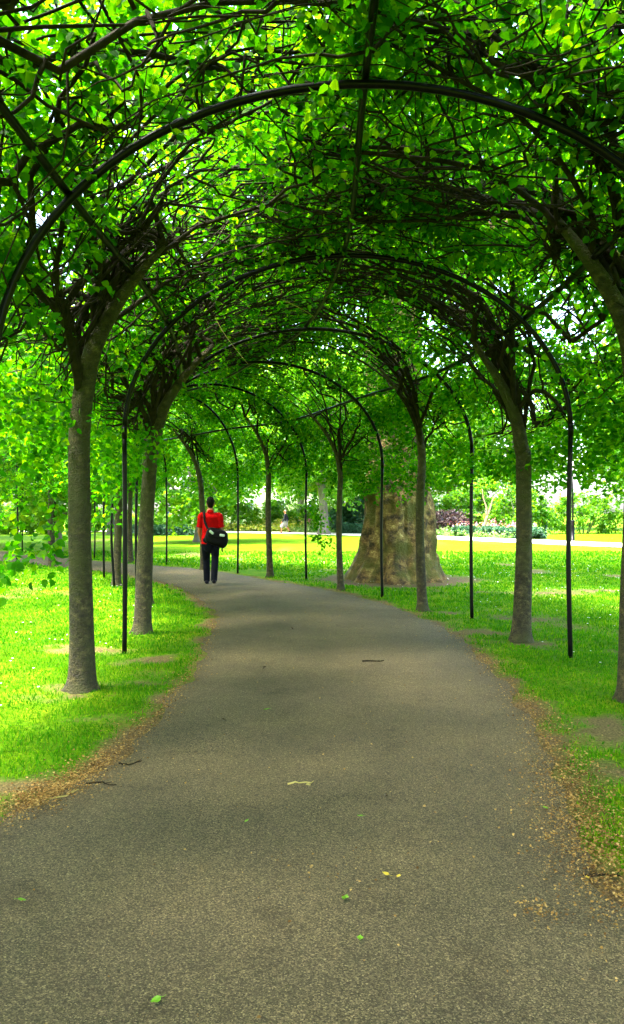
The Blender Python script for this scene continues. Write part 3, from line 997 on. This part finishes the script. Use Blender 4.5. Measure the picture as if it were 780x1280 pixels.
def shrub(name, x, y, w, d, h, mat, label, cat='shrub', leaf=.11, n=90, seed=1, group=None, sp=12, flat=False, rz=0.0):
    g = np.random.default_rng(seed)
    c = g.uniform(-1, 1, (n, 3))
    if not flat:
        c = c[np.linalg.norm(c[:, :2], axis=1) < 1]
        top = np.sqrt(np.clip(1 - c[:, 0] ** 2 * .8 - c[:, 1] ** 2 * .5, .05, 1))
    else:
        top = np.ones(len(c))
    c = np.stack([c[:, 0] * w / 2, c[:, 1] * d / 2, (c[:, 2] * .5 + .5) ** .8 * h * top * .92 + .05], 1)
    cc = np.repeat(c, sp, 0) + g.normal(0, .12 if not flat else .07, (len(c) * sp, 3))
    cc[:, 2] = np.clip(cc[:, 2], .04, None)
    if flat:
        cc[:, 2] = np.minimum(cc[:, 2], h)
    ax = g.normal(0, 1, (len(cc), 3)); ax[:, 2] += .3
    root = tag(empty(name, (x, y, 0)), label, cat, group)
    root.rotation_euler = (0, 0, rz)
    link('foliage', leaf_mesh('foliage', sprays(cc, ax, 6, leaf * 2.2, leaf, .2, .7, g=g)), mat, root)
    sb = Buf()
    for k in range(9):
        a = g.uniform(0, 6.28)
        e = np.array([math.cos(a) * w * .3, math.sin(a) * d * .3, h * .7])
        sb.tube([np.array([e[0] * .2, e[1] * .2, -.05]), e * .5 + g.normal(0, .03, 3), e], [.03, .02, .008], 5)
    sb.build('stems', M_FARBARK, root, True)


shrub('round_shrub', 3.7, 55, 5.0, 3.5, 2.9, M_BLUE, 'big blue green rounded shrub left of the giant trunk', seed=2, n=170, leaf=.16)
shrub('purple_shrub', 8.7, 50, 3.2, 2.5, 1.6, M_PURPLE, 'low purple leaved bush right of the giant trunk', seed=3, n=110, leaf=.13)
shrub('green_shrub', 11.4, 56, 4.5, 2.5, 3.6, M_PARK, 'tall bright bush behind the pale forked sapling', seed=4, n=150, leaf=.16)
shrub('green_shrub', 13.6, 50.5, 4.2, 2.6, 3.4, M_PARK, 'bright green bush right of the pale forked sapling', seed=5, n=120, leaf=.15)
shrub('green_shrub', 18.2, 51.5, 5.0, 2.6, 2.9, M_PARK, 'low bright bush right of the two walkers', seed=6, n=130, leaf=.14)
shrub('green_shrub', 22, 46, 6.0, 3.0, 2.8, M_PARK, 'wide bright hedge like bush by the lamp post', seed=7, n=170, leaf=.15)
shrub('green_shrub', -2.6, 62, 5.5, 3.0, 2.6, M_PARK, 'green bush behind the yellow flowers and the walker', seed=8, n=150, leaf=.16)
shrub('green_shrub', -12, 56.8, 6.0, 2.4, 1.25, M_PARK, 'light green bush before the people in blue', seed=9, n=150, leaf=.15)
shrub('green_shrub', -20, 50, 6.0, 3.0, 2.2, M_PARK, 'bush at the far left across the lawn', seed=10, n=150, leaf=.16)
shrub('green_shrub', -27, 46, 7.0, 3.0, 2.0, M_PARK, 'long bush at the left edge across the lawn', seed=16, n=150, leaf=.16)
for (xx, yy, ww, hh, sd, lb) in [(-6.5, 59, 5.5, 3.0, 31, 'green bush behind the yellow flowers left of the walker'), (1.0, 61, 5.5, 2.6, 32, 'low green bush behind the tall grey trunk'),
                              (7.4, 57, 5.0, 3.4, 33, 'green bush directly right of the giant trunk'), (-16, 55, 5, 2.0, 34, 'bush at the left behind the slim far trunks'), (25, 39, 5, 2.4, 35, 'bush at the far right edge of the lawn')]:
    shrub('green_shrub', xx, yy, ww, 2.6, hh, M_PARK, lb, seed=sd, n=130, leaf=.15)
shrub('low_hedge', -9.6, 47.5, 4.4, .9, .55, M_BLUE, 'clipped dark hedge under the people in blue', 'hedge', .1, 120, 11, flat=True)
shrub('low_hedge', 4.6, 50.2, 6.2, .8, .55, M_BLUE, 'low blue green hedge in front of the rounded shrub', 'hedge', .1, 160, 12, flat=True, rz=-.55)
shrub('low_hedge', 10.6, 44.0, 6.5, .8, .5, M_BLUE, 'low pale hedge in front of the purple bushes', 'hedge', .1, 150, 13, flat=True, rz=-1.0)


def flower_bed():
    g = np.random.default_rng(71)
    n = 2600
    s = g.uniform(0, 1, n)
    i = (14 + s * 34).astype(int)
    off = g.uniform(2.6, 6.0, n)
    sgn = np.where(FARN[i][:, 1:2] > 0, 1, -1)
    xy = FARC[i] + FARN[i] * sgn * off[:, None] + g.normal(0, .3, (n, 2))
    hh = .25 + .75 * (off - 2.6) / 3.4 * g.uniform(.6, 1.1, n)
    c = np.c_[xy, hh * g.uniform(.3, 1, n)]
    ax = g.normal(0, 1, (n, 3)); ax[:, 2] += .8
    a = s < .42
    tag(link('flower_bed', leaf_mesh('flower_bed', sprays(c[a], ax[a], 7, .3, .12, 0, .8, g=g)), M_YELLOW), kind='stuff')
    c[:, 2] *= .6
    b2 = (~a) & (off > 4.6) & (vnoise(xy[:, 0], xy[:, 1], 1.3, 51) > .52)
    c2 = c[b2].copy(); c2[:, 2] += .35
    tag(link('flower_heads', leaf_mesh('flower_heads', sprays(c2, ax[b2], 4, .25, .1, 0, .8, g=g)), M_BLOOM), kind='stuff')
    tag(link('ground_cover', leaf_mesh('ground_cover', sprays(c[~a], ax[~a], 7, .3, .1, 0, .8, g=g)), M_COVER), kind='stuff')


flower_bed()


def sapling():
    x, y = 10.4, 46.0
    root = tag(empty('bare_sapling', (x, y, 0)), 'small pale forked tree with bare stems beside the low hedge', 'tree')
    def p(px, py): return np.array([(px - 607) * y / F, 0, (676 - py) * y / F])
    Buf().tube(catmull([p(604, 680), p(606, 662), p(609, 650)], 8), [.12, .11, .1, .095, .09, .09, .085, .08], 9).build('trunk', M_PALEBARK, root, True)
    Buf().tube(catmull([p(609, 651), p(613, 640), p(616, 630), p(620, 626)], 10), np.linspace(.075, .03, 10), 7).build('limb', M_PALEBARK, root, True)
    Buf().tube(catmull([p(608, 651), p(608, 640), p(604, 628), p(603, 617)], 10), np.linspace(.07, .03, 10), 7).build('limb', M_PALEBARK, root, True)
    g = np.random.default_rng(5)
    c = np.array([p(603, 612), p(620, 620), p(612, 612), p(598, 614), p(626, 616)]) + [0, 0, .4]
    cc = np.repeat(c, 10, 0) + g.normal(0, .4, (50, 3))
    link('crown', leaf_mesh('crown', sprays(cc, g.normal(0, 1, (50, 3)), 7, .35, .14, g=g)), M_PARK, root)


sapling()


def lamp_post():
    x, y = 12.9, 38.0
    root = tag(empty('lamp_post', (x, y, 0)), 'dark slim park lamp post with a thicker base by the far path', 'lamp post')
    Buf().tube([(0, 0, -.1), (0, 0, .05), (0, 0, .06), (0, 0, .95), (0, 0, 1.0), (0, 0, 1.06)], [.14, .14, .1, .095, .12, .05], 12, up=(0, 1, 0)).build('base', M_STEEL, root, True)
    Buf().tube([(0, 0, 1.0), (0, 0, 3.4)], [.05, .035], 10, up=(0, 1, 0)).build('column', M_STEEL, root, True)
    Buf().tube([(0, 0, 3.4), (0, 0, 3.45), (0, 0, 3.8), (0, 0, 3.82), (0, 0, 3.95)], [.06, .11, .17, .2, .03], 6, up=(0, 1, 0)).build('lantern', plain('lamp_glass', (.6, .6, .55), .2), root)


lamp_post()


def building(x, y, w, d, h, rz, label, nx, nz, seed):
    root = tag(empty('pale_building', (x, y, 0)), label, 'building')
    root.rotation_euler = (0, 0, rz)
    stone = plain('pale_stone', (.62, .56, .46), .85, 0, .1, .8)
    glass = plain('dark_glass', (.05, .06, .07), .15, 0, .2)
    white = plain('white_paint', (.75, .75, .72), .5)
    slate = plain('slate', (.12, .12, .13), .7)
    Buf().box((0, 0, h / 2), (w, d, h)).build('wall', stone, root)
    rb = Buf()
    v = [(-w / 2 - .3, -d / 2 - .3, h + .002), (w / 2 + .3, -d / 2 - .3, h + .002), (w / 2 + .3, d / 2 + .3, h + .002), (-w / 2 - .3, d / 2 + .3, h + .002), (-w / 2 + 2, 0, h + 3), (w / 2 - 2, 0, h + 3)]
    rb.add(v, [(0, 1, 5, 4), (2, 3, 4, 5), (3, 2, 1, 0)], [(1, 2, 5), (3, 0, 4)]).build('roof', slate, root)
    for i in range(nx):
        for k in range(nz):
            cx = -w / 2 + (i + .5) * w / nx; cz = 2.0 + k * (h - 1.5) / nz
            wd = Buf().box((cx, -d / 2 - .03, cz), (1.1, .1, 1.9)).build('window', white, root)
            Buf().box((cx - .25, -d / 2 - .085, cz), (.42, .03, 1.7)).box((cx + .25, -d / 2 - .085, cz), (.42, .03, 1.7)).build('pane', glass, wd)
            Buf().box((cx, -d / 2 - .12, cz - 1.02), (1.3, .24, .12)).build('sill', stone, wd)
    Buf().box((0, -d / 2 - .12, h - .35), (w + .2, .24, .3)).build('cornice', white, root)


building(0, 98, 34, 12, 10, 0, 'pale stone building seen in gaps behind the far trees', 9, 3, 1)
building(50, 82, 26, 12, 9, -.45, 'white fronted building glimpsed through leaves at the right', 7, 3, 2)


# ------------------------------------------------------------------ people
def remeshed(buf, name, mat, parent, voxel, smooth=3):
    me = buf.mesh(name)
    o = bpy.data.objects.new(name, me)
    COL.objects.link(o)
    m = o.modifiers.new('r', 'REMESH'); m.mode = 'VOXEL'; m.voxel_size = voxel
    s = o.modifiers.new('s', 'SMOOTH'); s.iterations = smooth; s.factor = .5
    bpy.context.view_layer.update()
    dg = bpy.context.evaluated_depsgraph_get()
    nm = bpy.data.meshes.new_from_object(o.evaluated_get(dg))
    nm.name = name
    o.modifiers.clear()
    o.data = nm
    bpy.data.meshes.remove(me)
    nm.materials.clear(); nm.materials.append(mat)
    nm.polygons.foreach_set('use_smooth', np.ones(len(nm.polygons), bool))
    o.parent = parent
    return o


M_SKIN = plain('skin', (.36, .13, .05), .55, 0, .08, 20)
M_HAIR = plain('black_hair', (.003, .0025, .002), .7, 0, .3, 90, .4)


def cloth(name, col, rough=.85):
    m = plain(name, col, rough, 0, .25, 14, .5)
    m.node_tree.nodes['Principled BSDF'].inputs['Specular IOR Level'].default_value = .08
    return m


def person(x, y, rz, label, shirt, legs, shoes, stride=.0, s=1.0, voxel=.009, hair=M_HAIR, skirt=False, arm=(0, 0), sleeve='short', group=None, side=1):
    """facing local +Y, x to the figure's right; stride moves one foot forward"""
    root = tag(empty('person', (x, y, 0.02)), label, 'person', group)
    root.rotation_euler = (0, 0, rz); root.scale = (s, s, s)
    V = lambda *p: np.array(p, float)
    hipz = .93 - abs(stride) * .12
    f1, f2 = stride * .5, -stride * .5            # left foot forward
    J = {}
    for k, sx, f in (('l', -1, f1), ('r', 1, f2)):
        hip = V(sx * .095, 0, hipz)
        back = f < -.02
        ank = V(sx * .09, f, .095 + (.05 * abs(stride) * 2 if back else 0))
        mid = (hip + ank) / 2
        bend = .05 + abs(stride) * .12
        knee = V(mid[0] + sx * .005, mid[1] + bend, mid[2] + .02)
        J[k] = (hip, knee, ank)
    body = Buf()
    # torso, neck and head in one chain
    body.tube([V(0, 0, hipz + .02), V(0, -.005, hipz + .08), V(0, 0, hipz + .2), V(0, .01, hipz + .36), V(0, 0, hipz + .48), V(0, -.01, hipz + .55)],
              [.13, .15, .14, .165, .165, .09], 20, (1.08, .68), up=(0, 1, 0), round_caps=True)
    sh = hipz + .505
    body.tube([V(0, -.015, sh), V(0, .01, sh + .13)], [.062, .056], 14, up=(0, 1, 0), round_caps=True)
    hc = V(0, .03, sh + .225)
    body.superell(hc, (.076, .095, .118), None, 1.0, 28, 18)
    body.superell(hc + (0, .055, -.075), (.05, .045, .045), None, 1.0, 16, 10)
    body.tube([hc + (0, .09, .012), hc + (0, .112, -.028)], [.011, .017], 8, round_caps=True)       # nose
    body.superell(hc + (0, .088, -.062), (.024, .014, .009), None, 1.0, 12, 8)                        # mouth
    for sx in (-1, 1):
        body.superell(hc + (sx * .031, .084, .006), (.013, .01, .008), None, 1.0, 12, 8)             # eyes
        body.superell(hc + (sx * .078, -.005, -.01), (.012, .022, .034), None, 1.0, 12, 10)          # ears
    arms = {}
    for k, sx, a in (('l', -1, arm[0]), ('r', 1, arm[1])):
        so = V(sx * .185, -.005, sh - .035)
        el = so + V(sx * .045, -.035 + a * .18, -.29 + abs(a) * .03)
        wr = el + V(-sx * .035, .075 + a * .16, -.235 + abs(a) * .04)
        arms[k] = (so, el, wr)
        body.tube(catmull([so - V(sx * .06, 0, 0), so, (so + el) / 2, el, (el + wr) / 2, wr], 14),
                  np.interp(np.linspace(0, 1, 14), [0, .2, .4, .6, .8, 1], [.05, .055, .048, .04, .037, .027]), 12, round_caps=True)
        d = wr - el; d /= np.linalg.norm(d)
        fw = np.cross(d, V(sx, 0, 0)); fw /= np.linalg.norm(fw)
        if fw[1] < 0: fw = -fw
        inn = np.cross(d, fw)
        if inn[0] * sx > 0: inn = -inn
        palm = wr + d * .05
        body.tube([wr, palm, wr + d * .085], [.026, .036, .034], 10, (.5, 1.05), up=tuple(fw), round_caps=True)
        for q, L in zip((-.027, -.009, .009, .027), (.062, .078, .083, .073)):
            r0 = wr + d * .085 + fw * q
            body.tube([r0 - d * .02, r0 + d * L * .5 + inn * .006, r0 + d * L * .95 + inn * .03], [.0095, .009, .0075], 8, round_caps=True)
        t0 = wr + d * .03 + fw * .026
        body.tube([t0, t0 + d * .03 + fw * .022 + inn * .008, t0 + d * .06 + fw * .022 + inn * .016], [.013, .011, .009], 8, round_caps=True)
    for k in 'lr':
        h, kn, an = J[k]
        body.tube(catmull([h + V(0, 0, .03), (h + kn) / 2, kn, kn * .6 + an * .4 + V(0, -.012, 0), an], 14),
                  np.interp(np.linspace(0, 1, 14), [0, .25, .5, .7, 1], [.088, .078, .056, .056, .036]), 14, up=(0, 1, 0), round_caps=True)
        body.tube([an + V(0, -.03, -.04), an + V(0, .05, -.05), an + V(0, .15, -.068)], [.036, .038, .024], 12, (1, .8), round_caps=True)
    remeshed(body, 'body', M_SKIN, root, voxel)
    # hair
    hb = Buf()
    hb.superell(hc + (0, -.018, .03), (.083, .095, .105), None, 1.0, 28, 18)
    hb.superell(hc + (0, -.05, -.045), (.06, .042, .06), None, 1.0, 20, 12)
    remeshed(hb, 'hair', hair, root, .011, 2)
    # shirt
    sb = Buf()
    sb.tube([V(0, 0, hipz - .06), V(0, -.005, hipz + .06), V(0, 0, hipz + .2), V(0, .01, hipz + .36), V(0, 0, hipz + .47), V(0, -.01, hipz + .545)],
            [.178, .172, .16, .182, .184, .1], 22, (1.08, .7), up=(0, 1, 0), round_caps=False)
    sb.tube([V(0, -.018, sh + .03), V(0, -.006, sh + .085)], [.082, .069], 16, up=(0, 1, 0))
    for k, sx in (('l', -1), ('r', 1)):
        so, el, wr = arms[k]
        pts = [so - V(sx * .08, 0, -.01), so + V(0, 0, .006), so * .55 + el * .45, so * .25 + el * .75] if sleeve == 'short' else [so - V(sx * .08, 0, -.01), so, el, wr]
        rad = [.07, .077, .07, .074] if sleeve == 'short' else [.07, .076, .06, .046]
        sb.tube(catmull(pts, 10), np.interp(np.linspace(0, 1, 10), np.linspace(0, 1, 4), rad), 14)
    remeshed(sb, 'shirt', shirt, root, voxel * 1.2)
    # trousers or skirt
    tb = Buf()
    tb.tube([V(0, 0, hipz - .09), V(0, -.01, hipz), V(0, 0, hipz + .09)], [.15, .166, .163], 20, (1.08, .78), up=(0, 1, 0), round_caps=True)
    for k, sx in (('l', -1), ('r', 1)):
        h, kn, an = J[k]
        e = an + V(0, 0, -.035) if not skirt else kn + V(0, 0, -.02)
        pts = [h + V(0, 0, .02), (h + kn) / 2, kn, kn * .5 + e * .5 + V(0, -.01, 0), e]
        rad = [.102, .095, .077, .073, .066]
        if skirt:
            rad = [.13, .13, .13, .13, .135]
        tb.tube(catmull(pts, 14), np.interp(np.linspace(0, 1, 14), np.linspace(0, 1, 5), rad), 14, up=(0, 1, 0))
    remeshed(tb, 'trousers' if not skirt else 'skirt', legs, root, voxel * 1.2)
    for k in 'lr':
        an = J[k][2]
        fb = Buf()
        fb.tube([an + V(0, -.05, -.045), an + V(0, 0, -.045), an + V(0, .08, -.057), an + V(0, .17, -.07)], [.046, .047, .045, .03], 14, (1, .85), round_caps=True)
        fb.tube([an + V(0, -.005, -.05), an + V(0, -.005, .0)], [.05, .047], 12, up=(0, 1, 0))
        remeshed(fb, 'shoe', shoes, root, .01)
    return root, hipz, sh, arms


M_RED = cloth('red_shirt', (.46, .0015, .002))
M_DENIM = cloth('dark_denim', (.004, .005, .009))
M_SHOE = cloth('dark_shoe', (.006, .006, .008), .5)
mx, my = G(263, 733)
man, hipz, sh, arms = person(mx, my, R(4), 'man in a red polo shirt and dark jeans walking away with a shoulder bag', M_RED, M_DENIM, M_SHOE, stride=.5, s=1.0, voxel=.0065, arm=(.35, .15))


man.scale = (.93, .95, 1.0)


def bag():
    M_BAG = plain('black_nylon', (.002, .002, .0025), .6, 0, .3, 60, .2)
    M_PATCH = plain('reflective_patch', (.45, .55, .45), .4, 0, .1)
    for mm in (M_BAG, M_HAIR):
        mm.node_tree.nodes['Principled BSDF'].inputs['Specular IOR Level'].default_value = .12
    root = tag(empty('shoulder_bag', man.location), 'bulky black shoulder bag slung across the back of the man in red', 'bag')
    root.rotation_euler = man.rotation_euler
    tilt = Matrix.Rotation(R(16), 3, 'Y')
    Mx = np.array(tilt)
    c = np.array([.13, -.235, hipz + .08])
    b = Buf().superell(c, (.215, .11, .165), Mx, .62, 36, 22)
    b.superell(c + Mx @ np.array([.12, .01, -.05]), (.12, .1, .13), Mx, .75, 24, 16)
    remeshed(b, 'pouch', M_BAG, root, .009)
    fl = Buf().superell(c + Mx @ np.array([-.01, -.03, .055]), (.195, .09, .105), Mx, .55, 30, 18)
    remeshed(fl, 'flap', M_BAG, root, .009)
    for px_, rz_ in ((-.11, 25), (.1, -8)):
        m = np.array(tilt @ Matrix.Rotation(R(rz_), 3, 'Y'))
        Buf().superell(c + Mx @ np.array([px_, -.117, .065]), (.05, .012, .024), m, .5, 16, 8).build('reflective_patch', M_PATCH, root, True)
    st = catmull([(-.13, .12, sh - .12), (-.135, .06, sh + .0), (-.125, -.01, sh + .065), (-.115, -.09, sh + .01), (-.1, -.155, sh - .12), (-.06, -.2, sh - .22), (-.03, -.23, hipz + .24)], 26)
    Buf().tube(st, .016, 8, (1.5, .5), up=(0, 1, 0)).build('strap', M_BAG, root, True)
    tl = catmull([c + Mx @ np.array([.16, -.02, -.12]), c + Mx @ np.array([.17, -.03, -.2]), c + Mx @ np.array([.19, -.02, -.24])], 8)
    Buf().tube(tl, .014, 8).build('strap_end', M_BAG, root, True)


bag()
w = cloth('white_cloth', (.75, .74, .72)); bl = cloth('blue_cloth', (.03, .05, .35)); dk = cloth('dark_jacket', (.02, .022, .03))
gy = cloth('grey_cloth', (.2, .2, .2)); org = cloth('orange_cloth', (.75, .14, .02)); jn = cloth('blue_jeans', (.08, .13, .3)); fair = plain('grey_hair', (.35, .3, .25), .6)
person(-1.77, 51.5, R(80), 'walker in a dark jacket and grey shorts striding along the far path', dk, gy, M_SHOE, .6, .93, .014, fair, True, (.5, -.4), 'long')
person(15.2, 50.3, R(200), 'distant walker in orange top and blue jeans right of the thick right trunk', org, jn, M_SHOE, .2, .95, .014, fair, False, (.2, .1), 'long')
person(14.4, 50.6, R(195), 'distant walker dressed in white beside the one in orange', w, w, w, .2, .95, .014, fair, False, (.1, .1), 'long')
person(-11.0, 58.3, R(100), 'distant person in blue standing behind the yellow flowers', bl, dk, M_SHOE, .2, 1.05, .014, M_HAIR, False, (.4, .2), 'long')
person(-10.1, 58.0, R(60), 'distant person in white standing beside the one in blue', w, w, M_SHOE, .1, 1.0, .014, fair, False, (.4, .2), 'long')


# ------------------------------------------------------------------ litter, fallen leaves, twigs
def litter():
    g = np.random.default_rng(91)
    P = []
    for E, cam_n, in_sign in ((LE, 15000, 1), (RE, 20000, -1)):
        T = np.gradient(E, axis=0); T /= np.linalg.norm(T, axis=1)[:, None]
        nn = np.stack([-T[:, 1], T[:, 0]], 1)
        k = np.where((E[:, 1] > 2.0) & (E[:, 1] < 19))[0]
        y = E[k, 1]
        pr = 1 / (y + 1); pr /= pr.sum()
        i = g.choice(k, cam_n, p=pr)
        off = g.normal(-.03, .075 if in_sign > 0 else .10, cam_n) * (1 + .3 * (E[i, 1] < 4.5))
        dens = vnoise(E[i, 0], E[i, 1], .5, 12)
        keep = g.random(cam_n) < (.35 + .9 * dens)
        xy = E[i] - nn[i] * (off * in_sign)[:, None] + g.normal(0, .02, (cam_n, 2))
        P.append(xy[keep])
    n = 800   # thin scatter over the path and the grass
    P.append(np.c_[g.uniform(-1.7, 2.0, n), g.uniform(1.6, 14, n)])
    n = 1600
    P.append(np.c_[g.uniform(-4, 5, n), g.uniform(3, 14, n)])
    n = 160    # a small heap on the path
    P.append(np.c_[g.normal(.80, .045, n), g.normal(2.72, .05, n)])
    n = 60
    P.append(np.c_[g.normal(.1, .16, n), g.normal(2.98, .1, n)])
    xy = np.concatenate(P)
    n = len(xy)
    ins = inside(xy[:, 0], xy[:, 1], PATHPOLY)
    pos = np.c_[xy, np.where(ins, .022, .012) + g.uniform(0, .016, n) + np.where(ins, .014, 0)]
    d = g.normal(0, 1, (n, 3)); d[:, 2] *= .25
    size = .004 + .013 * g.random(n) ** 2 * np.where(ins, .8, 1.0)
    tag(link('leaf_litter', leaf_mesh('leaf_litter', leaves_at(pos, d, size, .35, g)), M_LITTER), kind='stuff')


litter()


def path_z(x, y):
    i = np.argmin(np.hypot(LE[:, 0] - x, LE[:, 1] - y)); L = LE[i]
    j = np.argmin(np.hypot(RE[:, 0] - x, RE[:, 1] - y)); Rr = RE[j]
    t = np.clip(np.hypot(L[0] - x, L[1] - y) / (np.hypot(*(Rr - L)) + 1e-6), 0, 1)
    return .006 + .028 * (1 - (2 * t - 1) ** 2)


FALL = [
    (195, 1270, M_FALLEN, .055, 'green fallen leaf on the tarmac at the bottom edge'),
    (27, 1137, M_FALLEN, .05, 'pale green fallen leaf on the tarmac by the left edge'),
    (431, 1138, M_FALLEN, .06, 'bright green fallen leaf lying flat mid path'),
    (450, 1190, M_FALLEN, .05, 'dark green curled leaf just below the bright green leaf'),
    (482, 1106, M_FALLEN_Y, .05, 'yellow fallen leaf in a small trio on the path'),
    (498, 1109, M_FALLEN_Y, .04, 'second yellow leaf of the small trio, right hand one'),
    (682, 1016, M_FALLEN, .05, 'green fallen leaf near the right litter edge'),
    (450, 1032, M_FALLEN, .05, 'small lime green leaf in the middle distance of the path'),
    (483, 1005, M_FALLEN_D, .06, 'dark brown leaf right of the pale stick on the path'),
    (308, 1039, M_FALLEN, .04, 'tiny green leaf on the left half of the path'),
    (280, 907, M_FALLEN_D, .07, 'dark crumpled leaf below the bend on the left side of path'),
    (333, 894, M_FALLEN, .07, 'lime green leaf left of path centre by the crumpled brown one'),
    (330, 840, M_FALLEN_D, .09, 'dark leaf clump on the path left of its centre line'),
    (365, 790, M_FALLEN_D, .11, 'dark leaf clump on the path well behind the others'),
    (734, 1103, M_FALLEN_Y, .04, 'yellow leaf below the heap of litter at right edge'),
    (704, 977, M_FALLEN_Y, .05, 'yellow leaf on the edge of the right litter band'),
]
g = np.random.default_rng(8)
for px_, py_, m, s, lb in FALL:
    x, y = G(px_, py_)
    z = path_z(x, y) + .012; s *= .58
    a = g.uniform(0, 6.28)
    # a thin curled leaf with midrib and stalk
    nu = 9
    u = np.linspace(0, 1, nu)
    half = .42 * np.sin(np.pi * u ** .8) ** .8 * (1 - .25 * u)
    bu = Buf()
    V, Q = [], []
    for j in range(nu):
        for k in (-1, -.5, 0, .5, 1):
            V.append((k * half[j] * s, (u[j] - .5) * s, .10 * s * (abs(k) ** 1.5) + .12 * s * (2 * u[j] - 1) ** 2 * (j % 3 != 1)))
    for j in range(nu - 1):
        for k in range(4):
            Q.append((j * 5 + k, j * 5 + k + 1, j * 5 + k + 6, j * 5 + k + 5))
    bu.add(V, Q)
    bu.tube([(0, -.5 * s, .1 * s), (0, -.75 * s, .06 * s), (.06 * s, -.95 * s, .1 * s)], .018 * s, 5)
    o = bu.build('fallen_leaf', m, None, False, loc=(x, y, z))
    o.rotation_euler = (g.normal(0, .12), g.normal(0, .12), a)
    tag(o, lb, 'leaf', 'fallen leaves on the path')

TWIG = [((60, 1000), (98, 990), .006, M_PALE, 'pale crooked stick lying in the left path edge litter'),
        ((105, 985), (145, 985), .005, M_LIMB, 'dark thin twig on the tarmac right of the pale stick'),
        ((150, 958), (178, 955), .005, M_LIMB, 'short dark twig on the left path edge'),
        ((455, 832), (480, 831), .008, M_LIMB, 'dark stick lying across the path mid distance'),
        ((364, 990), (388, 991), .005, M_PALE, 'short pale stick alone on the middle of the path'),
        ((725, 1095), (778, 1103), .005, M_LIMB, 'dark twig at the right edge under the litter')]
for (p0, p1, r, m, lb) in TWIG:
    a, b = np.array(G(*p0)), np.array(G(*p1))
    c = (a + b) / 2
    z = path_z(*c) + r + .002
    u = np.linspace(0, 1, 9)[:, None]
    P = np.c_[a + (b - a) * u - c, np.zeros(9)] + wig(9, .04, g) * np.array([1, 1, .15])
    bu = Buf().tube(P, np.linspace(r, r * .5, 9), 6)
    bu.tube([P[5], P[5] + (P[6] - P[4]) * .7 + np.array([.01, .03, .006])], [r * .5, r * .25], 5)
    o = bu.build('fallen_twig', m, None, True, loc=(c[0], c[1], z))
    tag(o, lb, 'twig', 'twigs lying on the path')

# ------------------------------------------------------------------ camera and light
cam = bpy.data.cameras.new('camera')
cam.sensor_fit = 'VERTICAL'
cam.sensor_height = 36.0
cam.sensor_width = 36.0
cam.lens = 36.0 * F / 1280.0
cam.clip_start = .05
cam.clip_end = 3000
co = bpy.data.objects.new('camera', cam)
COL.objects.link(co)
co.location = (0, 0, H_EYE)
co.rotation_euler = (R(90), 0, 0)
SC.camera = co

EL = R(65)
AZ = math.atan2(-.8, -.3)
ts = Vector((math.sin(AZ) * math.cos(EL), math.cos(AZ) * math.cos(EL), math.sin(EL)))
sun = bpy.data.lights.new('sun', 'SUN')
sun.energy = 1.5
sun.angle = R(15)
sun.color = (1.0, .95, .84)
so = bpy.data.objects.new('sun', sun)
COL.objects.link(so)
so.rotation_euler = ts.to_track_quat('Z', 'Y').to_euler()
so.location = (-10, 5, 40)

wd = bpy.data.worlds.new('World')
SC.world = wd
wd.use_nodes = True
nt = wd.node_tree
sky = nt.nodes.new('ShaderNodeTexSky')
sky.sky_type = 'NISHITA'
sky.sun_disc = False
sky.sun_elevation = EL
sky.sun_rotation = AZ
sky.air_density = 1.0
sky.dust_density = 4.0
bg = nt.nodes['Background']
bg.inputs['Strength'].default_value = .15
nt.links.new(sky.outputs[0], bg.inputs['Color'])

SC.view_settings.view_transform = 'Standard'
SC.view_settings.look = 'None'
SC.view_settings.exposure = 3.95
SC.view_settings.gamma = 1.0
SC.view_settings.use_curve_mapping = False
SC.render.engine = 'CYCLES'
cy = SC.cycles
cy.use_denoising = True
cy.max_bounces = 8
cy.diffuse_bounces = 4
cy.glossy_bounces = 2
cy.transmission_bounces = 6
cy.sample_clamp_indirect = 6.0
